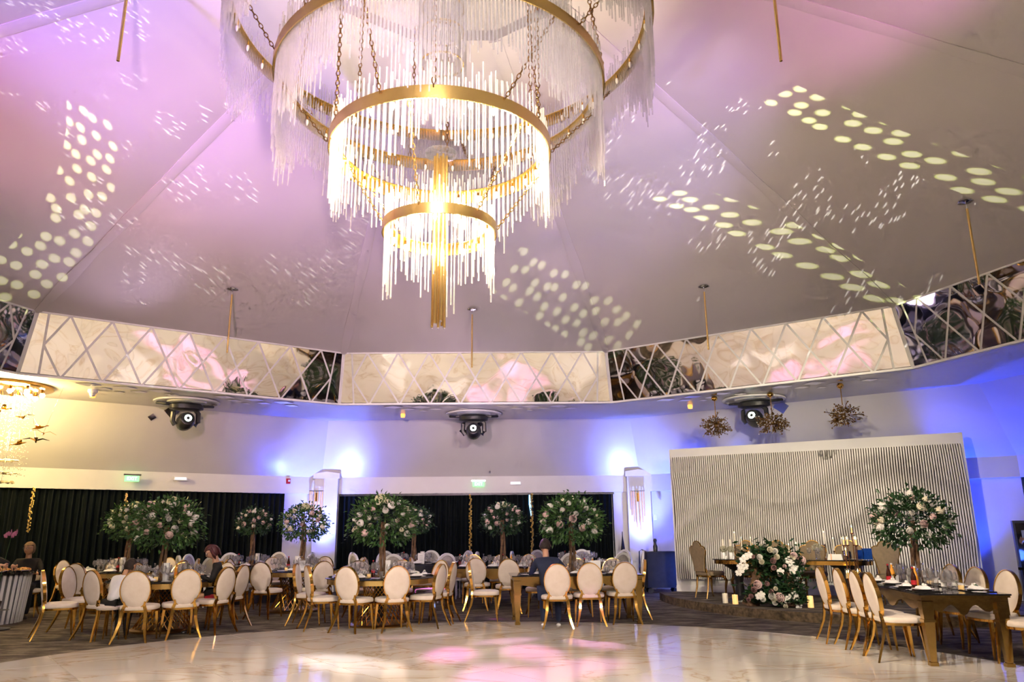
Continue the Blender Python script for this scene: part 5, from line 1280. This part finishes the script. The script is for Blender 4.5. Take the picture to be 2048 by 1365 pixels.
# dark doorway curtain, cabinet and hose ring right of the slatted wall
q = MB(); pts = []
A = wallpt(1, 1.2, .02)
def rwall(px, py, Y): return yp(px, py, Y)
P0 = rwall(1948, 962, 8.9); P1 = rwall(1972, 1210, 8.9)
q = MB(); n = 16
q.loft([[P0+Vector((.0+.14*f+.02*sin(9*f), 0.05*sin(22*f), -(P0.z-.02)*0)) for f in [i/n for i in range(n+1)]], [Vector((P0.x+.05+.42*f, P0.y+.07*sin(22*f), .9)) for f in [i/n for i in range(n+1)]], [Vector((P0.x+.08+.3*f, P0.y+.05*sin(22*f), .02)) for f in [i/n for i in range(n+1)]]], False, closed=False)
o = q.build('curtain', BLACKCL); tag(o, 'narrow black curtain beside the right end of the slatted wall', 'curtain')
P = yp(2035, 1110, 8.2); t = thing('tall_cabinet', 'tall black cabinet at the right edge behind the waiter', 'cabinet', (P.x-.1, 7.2, 0), -radians(30))
q = MB(); q.box((0, 0, .80), (.95, .5, 1.55)); q.build('body', BLACKP, t, False)
q = MB(); q.box((-.22, -.26, .80), (.44, .02, 1.45)); q.box((.22, -.26, .80), (.42, .02, 1.45)); q.build('door', BLACKG, t, False)
q = MB(); q.box((-.30, -.275, 1.30), (.12, .006, .20)); q.build('paper_notice', mat('grey_paper', (.4, .42, .48), .7, noise=(9, (.3, .32, .38), .3, .7)), t, False)
q = MB(); N = 20; L = []
for k in range(N):
    a = 2*pi*k/N; c = Vector((.085*cos(a), 0, .085*sin(a))); L.append([c+Vector((.02*cos(b_)*cos(a), .02*sin(b_), .02*cos(b_)*sin(a))) for b_ in [2*pi*j/6 for j in range(6)]])
L.append(L[0]); q.loft(L, False); o = q.build('hose_ring', REDM); o.location = yp(1994, 1027, 8.8); tag(o, 'red hose ring hanging on the wall, right of the slatted wall', 'hose ring')
P = yp(2036, 1195, 5.2); t = thing('dark_box', 'dark box with a flat top at the right edge behind the gold chairs', 'counter', (9.3, 4.05, 0))  # plain dark box with a glossy top
q = MB(); q.box((0, 0, .42), (1.9, .6, .84)); q.build('body', BLACKP, t, False); q = MB(); q.box((0, 0, .86), (2.0, .68, .04)); q.build('top', BLACKG, t, False)

# buffet at the left edge
P = gp(8, 1250, 0); BX, BY = P.x-.62, P.y+.25
t = thing('buffet_table', 'buffet counter with a white slatted front at the left edge', 'buffet', (BX, BY, 0))
q = MB(); q.lathe([(.70, .80), (.78, .81), (.78, .84), (.1, .845)], 40); q.build('counter_top', BLACKG, t)
q = MB(); q.lathe([(.62, 0), (.66, .80)], 40); q.build('body', mat('grey_panel', (.25, .25, .27), .6, noise=(5, (.2, .2, .22), .3, .7)), t)
sm = MB(); sm.loft([[(-.02, -.012, 0), (.02, -.012, 0), (.02, .012, 0), (-.02, .012, 0)], [(-.022, .05, .80), (.022, .05, .80), (.022, .075, .80), (-.022, .075, .80)]]); sm = sm.mesh('slat', WHITEP, False)
for k in range(44):
    a = 2*pi*k/44; o = bpy.data.objects.new('slat', sm); link(o, t); o.location = (.65*cos(a), .65*sin(a), 0); o.rotation_euler = (0, 0, a-pi/2)
r_ = random.Random(4)
for k in range(5):
    x, y = BX+.1+.13*k, BY-.25+.13*k*(-1)**k*.6
    tt = thing('food_platter', 'food platter on the buffet counter at the left edge, heaped with snacks', 'platter', (x, y, .845), 0, 'food platters on the buffet')
    q = MB(); q.lathe([(.08, 0), (.15, .02), (.148, .025), (.001, .01)], 20); q.build('plate', STEEL, tt)
    q = MB()
    for j in range(22): a = r_.random()*6.28; R_ = .11*sqrt(r_.random()); q.ball((R_*cos(a), R_*sin(a), .03+.03*(1-R_/.11)), .022+.01*r_.random(), 6, 4)
    tag(q.build('snacks', FOOD, tt), kind='stuff')
P = yp(12, 1072, 5.5); t = thing('orchid_plant', 'pink orchid in the dark at the left edge', 'orchid', (P.x, 5.5, .3)); q = MB(); q.sweep([(0, 0, 0), (.02, 0, .6), (.10, 0, P.z-.25), (.16, 0, P.z-.3)], [.006]*4, 5); q.build('stem', LEAF2, t)
q = MB(); q.lathe([(.06, 0), (.08, .14)], 12, (0, 0, -.0)); q.build('pot', BLACKP, t)
q = MB(); q.lathe([(.25, -.3), (.25, -.28), (.03, -.26), (.03, -.02), (.2, 0)], 16); q.build('stand', BLACKP, t)
for k in range(6):
    ro = bpy.data.objects.new('blossom', None if False else OM.copy()); 
    ro.data.materials.clear(); ro.data.materials.append(PINKF); link(ro, t); ro.location = (.02+.035*k, -.03, P.z-.30+.03*(k % 3)); ro.rotation_euler = (pi/2, 0, k); ro.scale = (.9,)*3

# ------------------------------------------------------------------ people
def skin(name, verts, edges, rad, mt, parent, root=0, sub=2):
    me = bpy.data.meshes.new(name); me.from_pydata(verts, edges, []); o = bpy.data.objects.new(name, me); COL.objects.link(o)
    md = o.modifiers.new('s', 'SKIN'); md.use_smooth_shade = True
    for i, v in enumerate(me.skin_vertices[0].data):
        r = rad[i]; v.radius = r if isinstance(r, tuple) else (r, r); v.use_root = (i == root)
    o.modifiers.new('u', 'SUBSURF').levels = sub
    bpy.context.view_layer.update()
    m2 = bpy.data.meshes.new_from_object(o.evaluated_get(bpy.context.evaluated_depsgraph_get())); bpy.data.objects.remove(o)
    m2.materials.clear(); m2.materials.append(mt); m2.polygons.foreach_set('use_smooth', [True]*len(m2.polygons))
    ob = bpy.data.objects.new(name, m2); link(ob, parent); return ob
def chainskin(name, pts, rad, mt, parent, sub=2): return skin(name, pts, [(i, i+1) for i in range(len(pts)-1)], rad, mt, parent, 0, sub)
def head(parent, c, s_, mt, hairm, style, turn=0.0, nod=0.0, glasses=False):
    """face looks along +Y; s_ = head height"""
    M = Matrix.Translation(c) @ Matrix.Rotation(turn, 4, 'Z') @ Matrix.Rotation(-nod, 4, 'X'); q = MB(); n, m_ = 24, 18; L = []
    h = s_/2
    for i in range(m_+1):
        ph = pi*i/m_; z = -cos(ph); row = []
        for k in range(n):
            a = 2*pi*k/n; r = sin(ph)*.999+.001; x = r*cos(a)*.72; y = r*sin(a)*.84
            if z < -.25: f = 1-.28*min(1, (-.25-z)/.75); x *= f; y = y*f+.10*min(1, (-.25-z)/.6)*(1 if y > 0 else .2)
            if y > .3 and abs(x) < .16 and -.35 < z < .12: y += .16*(1-abs(x)/.16)*(1-abs(z+.2)/.32) if abs(z+.2) < .32 else 0    # nose
            if y > .3 and .05 < abs(abs(x)-.27)+.05 < .16 and abs(z-.05) < .1: y -= .05
            row.append(M @ Vector((x*h, y*h, z*h)))
        L.append(row)
    q.loft(L); 
    o = q.build('head_skin', mt, parent)
    for s2 in (-1, 1):
        q = MB(); q.sweep([M @ Vector((s2*.70*h, -.02*h, -.28*h)), M @ Vector((s2*.77*h, -.06*h, -.02*h)), M @ Vector((s2*.73*h, -.05*h, .16*h))], [.05*h, (.05*h, .15*h), .08*h], 6); q.build('ear', mt, parent)
        q = MB(); q.ball(M @ Vector((s2*.27*h, .745*h, .04*h)), .075*h, 8, 5); q.build('eye', PORC, parent); q = MB(); q.ball(M @ Vector((s2*.27*h, .80*h, .04*h)), .035*h, 6, 4); q.build('iris', HAIRD, parent)
        q = MB(); q.sweep([M @ Vector((s2*.14*h, .83*h, .18*h)), M @ Vector((s2*.38*h, .77*h, .2*h))], .025*h, 4); q.build('eyebrow', hairm, parent)
    q = MB(); q.sweep([M @ Vector((-.2*h, .70*h, -.52*h)), M @ Vector((0, .80*h, -.50*h)), M @ Vector((.2*h, .70*h, -.52*h))], [.02*h, .045*h, .02*h], 6); q.build('lips', mat('lips', (.45, .12, .1), .5, noise=(9, (.4, .1, .09), .3, .7)), parent)
    # hair cap
    q = MB(); L = []
    for i in range(11):
        ph = pi*(.0+i/10*(.70 if style == 'short' else .78)); z = cos(ph); row = []
        for k in range(n):
            a = 2*pi*k/n; fr = max(0, sin(a)); r = sin(ph); e = 1.07 if style == 'short' else 1.16
            zz = z; 
            if fr > .15 and z < .52: zz = max(z, .42+.12*(1-fr)); r = sqrt(max(0, 1-zz*zz))*.98
            x = r*cos(a)*.74*e; y = r*sin(a)*.86*e - .02
            if style != 'short' and z < .2: x *= 1.0+.12*(.2-z); 
            row.append(M @ Vector((x*h, y*h, zz*h*1.08)))
        L.append(row)
    q.loft(L, True); q.build('hair', hairm, parent)
    if style == 'long':
        q = MB()
        for s2 in (-1, 1): q.sweep([M @ Vector((s2*.55*h, -.1*h, .5*h)), M @ Vector((s2*.86*h, -.05*h, -.1*h)), M @ Vector((s2*.84*h, .0, -.75*h)), M @ Vector((s2*.6*h, .02*h, -1.15*h))], [.25*h, (.22*h, .4*h), (.2*h, .4*h), .08*h], 8)
        q.sweep([M @ Vector((0, -.75*h, .5*h)), M @ Vector((0, -.95*h, -.2*h)), M @ Vector((0, -.8*h, -1.1*h))], [(.5*h, .2*h), (.7*h, .2*h), (.55*h, .12*h)], 10, ref=(1, 0, 0)); q.build('hair_length', hairm, parent)
    if glasses:
        q = MB()
        for s2 in (-1, 1):
            for k in range(10):
                a, b_ = 2*pi*k/10, 2*pi*(k+1)/10; q.sweep([M @ Vector((s2*.29*h+.17*h*cos(a), .92*h, .03*h+.13*h*sin(a))), M @ Vector((s2*.29*h+.17*h*cos(b_), .92*h, .03*h+.13*h*sin(b_)))], .018*h, 4)
            q.sweep([M @ Vector((s2*.46*h, .92*h, .06*h)), M @ Vector((s2*.76*h, .0, .08*h))], .018*h, 4)
        q.sweep([M @ Vector((-.12*h, .93*h, .05*h)), M @ Vector((.12*h, .93*h, .05*h))], .018*h, 4); q.build('glasses', BLACKP, parent)
def hand(parent, wrist, d, palm_n, s_, mt, curl=.6, side=1):
    d = Vector(d).normalized(); nrm = Vector(palm_n); nrm = (nrm-d*nrm.dot(d)).normalized(); x = d.cross(nrm)*side; W = Vector(wrist)
    V = [W, W+d*.035*s_, W+d*.075*s_]; E_ = [(0, 1), (1, 2)]; R_ = [.022*s_, (.026*s_, .016*s_), (.03*s_, .014*s_)]
    def add(p, r, par): V.append(p); R_.append(r); E_.append((par, len(V)-1)); return len(V)-1
    for k, l in enumerate((.068, .078, .072, .056)):
        o_ = x*(.032-.021*k)*s_; b_ = W+d*.082*s_+o_; i0 = add(b_, .0095*s_, 2); d1 = (d*cos(curl*.7)+nrm*sin(curl*.7)); i1 = add(b_+d1*l*.5*s_, .0085*s_, i0); d2 = (d*cos(curl*1.7)+nrm*sin(curl*1.7)); add(b_+d1*l*.5*s_+d2*l*.5*s_, .007*s_, i1)
    b_ = W+d*.03*s_+x*.03*s_; i0 = add(b_, .012*s_, 1); i1 = add(b_+(d*.6+x*.6+nrm*.5)*.035*s_, .010*s_, i0); add(b_+(d*1.3+x*.8+nrm*1.0)*.035*s_, .008*s_, i1)
    return skin('hand', V, E_, R_, mt, parent, 0, 1)
def seated(lb, loc, rz, H, top, bottom, skinm, hairm, style, arms, lean=.12, leanx=0.0, turn=0, nod=.2, glasses=False, shoes=None, legskin=False, sleeves=True, feet=(.42, .05), neck=None, gwid=1.0):
    """H scales the figure; arms = two (elbow, wrist) pairs in local metres; faces +Y, seat top at z .5"""
    t = thing('person', lb, 'person', loc, rz); k = H
    pel, wai, che, nk = Vector((0, 0, .58)), Vector((leanx*.3, lean*.35, .58+.17*k)), Vector((leanx*.7, lean*.8, .58+.37*k)), Vector((leanx, lean, .58+.50*k))
    V = [pel, wai, che, nk]; E_ = [(0, 1), (1, 2), (2, 3)]; R_ = [(.17*k*gwid, .125*k), (.145*k*gwid, .11*k), (.16*k*gwid, .12*k), .065*k]
    for s_, (el, wr) in zip((-1, 1), arms):
        i = len(V); sh = che+Vector((s_*.175*k, 0, .075*k)); V += [sh, Vector(el), Vector(el).lerp(Vector(wr), .94 if sleeves else .25)]; R_ += [.064*k, .050*k, .034*k if sleeves else .045*k]; E_ += [(2, i), (i, i+1), (i+1, i+2)]
    skin('top', V, E_, R_, top, t, 0)
    for s_, (el, wr) in zip((-1, 1), arms):
        el, wr = Vector(el), Vector(wr); chainskin('forearm', [el.lerp(wr, .1 if not sleeves else .85), el.lerp(wr, .6 if not sleeves else .93), wr], [.036*k, .032*k, .024*k], skinm, t, 1)
        hand(t, wr, wr-el, Vector((-s_*.5, .2, -.8)), k*1.05, skinm, .7, -s_)
    hc = nk+Vector((leanx*.25, .05+lean*.25, .185*k)); chainskin('neck', [nk-Vector((0, 0, .05*k)), nk.lerp(hc, .45)-Vector((0, .02, 0)), nk.lerp(hc, .75)-Vector((0, .02, 0))], [.062*k, .055*k, .055*k], skinm, t, 1)
    head(t, hc, .238*k if k > .8 else .205, skinm, hairm, style, turn, nod, glasses)
    V = [Vector((0, -.02, .57))]; E_ = []; R_ = [(.17*k*gwid, .11*k)]
    for s_ in (-1, 1):
        i = len(V); V += [Vector((s_*.095*k, .03, .56)), Vector((s_*.12*k, .40*k, .555)), Vector((s_*.12*k, feet[0]*k, .30)), Vector((s_*.12*k, feet[0]*k+.0, .10 if not legskin else .12))]
        R_ += [.098*k, .072*k, .060*k, .042*k]; E_ += [(0, i), (i, i+1), (i+1, i+2), (i+2, i+3)]
    if legskin:
        skin('skirt', [V[0], V[1], V[1].lerp(V[2], .75), V[5], V[5].lerp(V[6], .75)], [(0, 1), (1, 2), (0, 3), (3, 4)], [(.18*k, .12*k), .12*k, .11*k, .12*k, .11*k], bottom, t, 0)
        for j in (2, 6): chainskin('leg', [V[j]-Vector((0, .14, 0)), V[j], V[j+1], V[j+2]], [.07*k, .064*k, .055*k, .036*k], skinm, t, 2)
    else: skin('trousers', V, E_, R_, bottom, t, 0)
    for s_ in (-1, 1):
        fx, fy = s_*.12*k, feet[0]*k; chainskin('shoe', [(fx, fy-.04, .05), (fx, fy+.05, .045), (fx*1.1, fy+.17*k, .035)], [(.045*k, .045), (.045*k, .042), (.035*k, .028)], shoes or SHOE, t, 1)
    return t
def seat_of(ch, dx=0, dy=0):
    a = ch.rotation_euler.z; return (ch.location.x+dx*cos(a)-dy*sin(a), ch.location.y+dx*sin(a)+dy*cos(a), -.045)
def stool(x, y, lb):
    t = thing('stool', lb, 'stool', (x, y, 0))
    q = MB(); q.lathe([(.17, .42), (.185, .44), (.185, .455), (.15, .47), (.01, .475)], 20); q.build('seat', VELVET, t)
    for i in range(4):
        a = pi/4+i*pi/2; q = MB(); q.sweep([(.13*cos(a), .13*sin(a), .42), (.16*cos(a), .16*sin(a), 0)], [.014, .010], 6); q.build('leg', GOLD, t)
BP = yp(228, 1150, 4.2); stool(BP.x, 4.2, 'low cream seat under the boy in a white shirt')
seated('boy in a white shirt with short dark hair, seated with his back to us', (BP.x, 4.2, -.075), -.35, .74, SHIRT, BLACKCL, SKIN2, HAIRD, 'short', (((-.22, .16, .72), (-.14, .36, .76)), ((.22, .16, .72), (.12, .36, .76))), lean=.14, leanx=.05, nod=.3, feet=(.34, 0))
seated('man in a navy suit seen from behind, leaning on the gold table', seat_of(manch, -.10, .08), manch.rotation_euler.z-.05, 1.0, SUIT, SUIT, SKIN, HAIRD, 'short', (((-.32, .26, .80), (-.12, .44, .83)), ((.30, .24, .80), (.12, .42, .83))), lean=.20, leanx=-.06, nod=.45, shoes=SNEAK, feet=(.12, 0))
x, y = T1[0]+1.12, T1[1]+.12
P = yp(452, 1110, 5.25)
wl_ = seated('woman in a black lace dress with auburn hair, looking at her phone', (P.x, 5.2, -.03), radians(112), .93, BLACKCL, BLACKCL, SKIN, HAIRR, 'long', (((-.24, .18, .78), (-.06, .34, .86)), ((.24, .16, .78), (.06, .32, .86))), lean=.12, nod=.55, glasses=True, legskin=True, sleeves=True)
ph_ = MB(); ph_.box((0, 0, 0), (.075, .01, .15)); o = ph_.build('mobile_phone', BLACKP, None, False); a = radians(112); lx, ly = 0.0, .44; o.location = (wl_.location.x+lx*cos(a)-ly*sin(a), wl_.location.y+lx*sin(a)+ly*cos(a), .86); o.rotation_euler = (-.6, 0, a); tag(o, 'dark mobile phone in the hands of the woman in black lace', 'phone')
P = yp(60, 1100, 7.5)
seated('older woman with glasses and folded arms in a black V-neck top', (P.x, 7.5, -.03), radians(-155), .98, BLACKCL, BLACKCL, SKIN2, HAIRB, 'bob', (((-.26, .14, .80), (.10, .27, .84)), ((.26, .14, .80), (-.10, .29, .82))), lean=.04, nod=.0, turn=-.5, glasses=True, sleeves=False, gwid=1.15)
KG.put((P.x+.02, 7.5, 0), radians(-155), 'gold oval chair under the older woman with folded arms')
def standing(lb, loc, rz, H, top, arms, turn=0, white=False):
    t = thing('person', lb, 'person', loc, rz); k = H
    V = [Vector((0, 0, .95*k)), Vector((0, 0, 1.12*k)), Vector((0, .02, 1.32*k)), Vector((0, .02, 1.46*k))]; E_ = [(0, 1), (1, 2), (2, 3)]; R_ = [(.16, .11), (.145, .10), (.165, .115), .065]
    for s_, (el, wr) in zip((-1, 1), arms): i = len(V); V += [V[2]+Vector((s_*.18, 0, .07)), Vector(el), Vector(el).lerp(Vector(wr), .92)]; R_ += [.064, .05, .036]; E_ += [(2, i), (i, i+1), (i+1, i+2)]
    skin('jacket', V, E_, R_, top, t)
    for s_, (el, wr) in zip((-1, 1), arms): hand(t, wr, Vector(wr)-Vector(el), Vector((-s_, .2, -.3)), 1, SKIN2, .8, -s_)
    chainskin('neck', [(0, .02, 1.44*k), (0, .03, 1.52*k), (0, .03, 1.56*k)], [.06, .055, .055], SKIN2, t, 1); head(t, Vector((0, .05, 1.64*k)), .235, SKIN2, HAIRD, 'short', turn, .2)
    V = [Vector((0, 0, .95*k))]; R_ = [(.16, .11)]; E_ = []
    for s_ in (-1, 1): i = len(V); V += [Vector((s_*.09, 0, .85*k)), Vector((s_*.10, .02, .48*k)), Vector((s_*.10, 0, .08))]; R_ += [.095, .065, .05]; E_ += [(0, i), (i, i+1), (i+1, i+2)]
    skin('trousers', V, E_, R_, BLACKCL, t)
    for s_ in (-1, 1): chainskin('shoe', [(s_*.10, -.04, .05), (s_*.10, .06, .045), (s_*.11, .17, .03)], [(.045, .045), (.045, .042), (.035, .028)], SHOE, t, 1)
    if white: q = MB(); q.loft([[(-.10, .13, 1.05), (.10, .13, 1.05), (.12, .17, 1.0)], [(-.10, .10, 1.22), (.08, .12, 1.24), (.1, .15, 1.2)]]); q.build('white_cloth', LINEN, t)
    return t
P = yp(-28, 1130, 3.6)
standing('waiter in black at the left edge, reaching over the buffet', (P.x-.30, 3.55, 0), radians(-80), .98, BLACKCL, (((-.28, .22, 1.18), (-.18, .55, 1.06)), ((.28, .25, 1.15), (.15, .52, 1.08))))
P = yp(2062, 1090, 5.8)
standing('dark-clothed waiter with a white cloth at the right edge', (P.x+.05, 5.4, .15), radians(60), .88, BLACKCL, (((-.28, .12, 1.12), (-.05, .34, 1.12)), ((.28, .12, 1.1), (.05, .34, 1.1))), white=True)
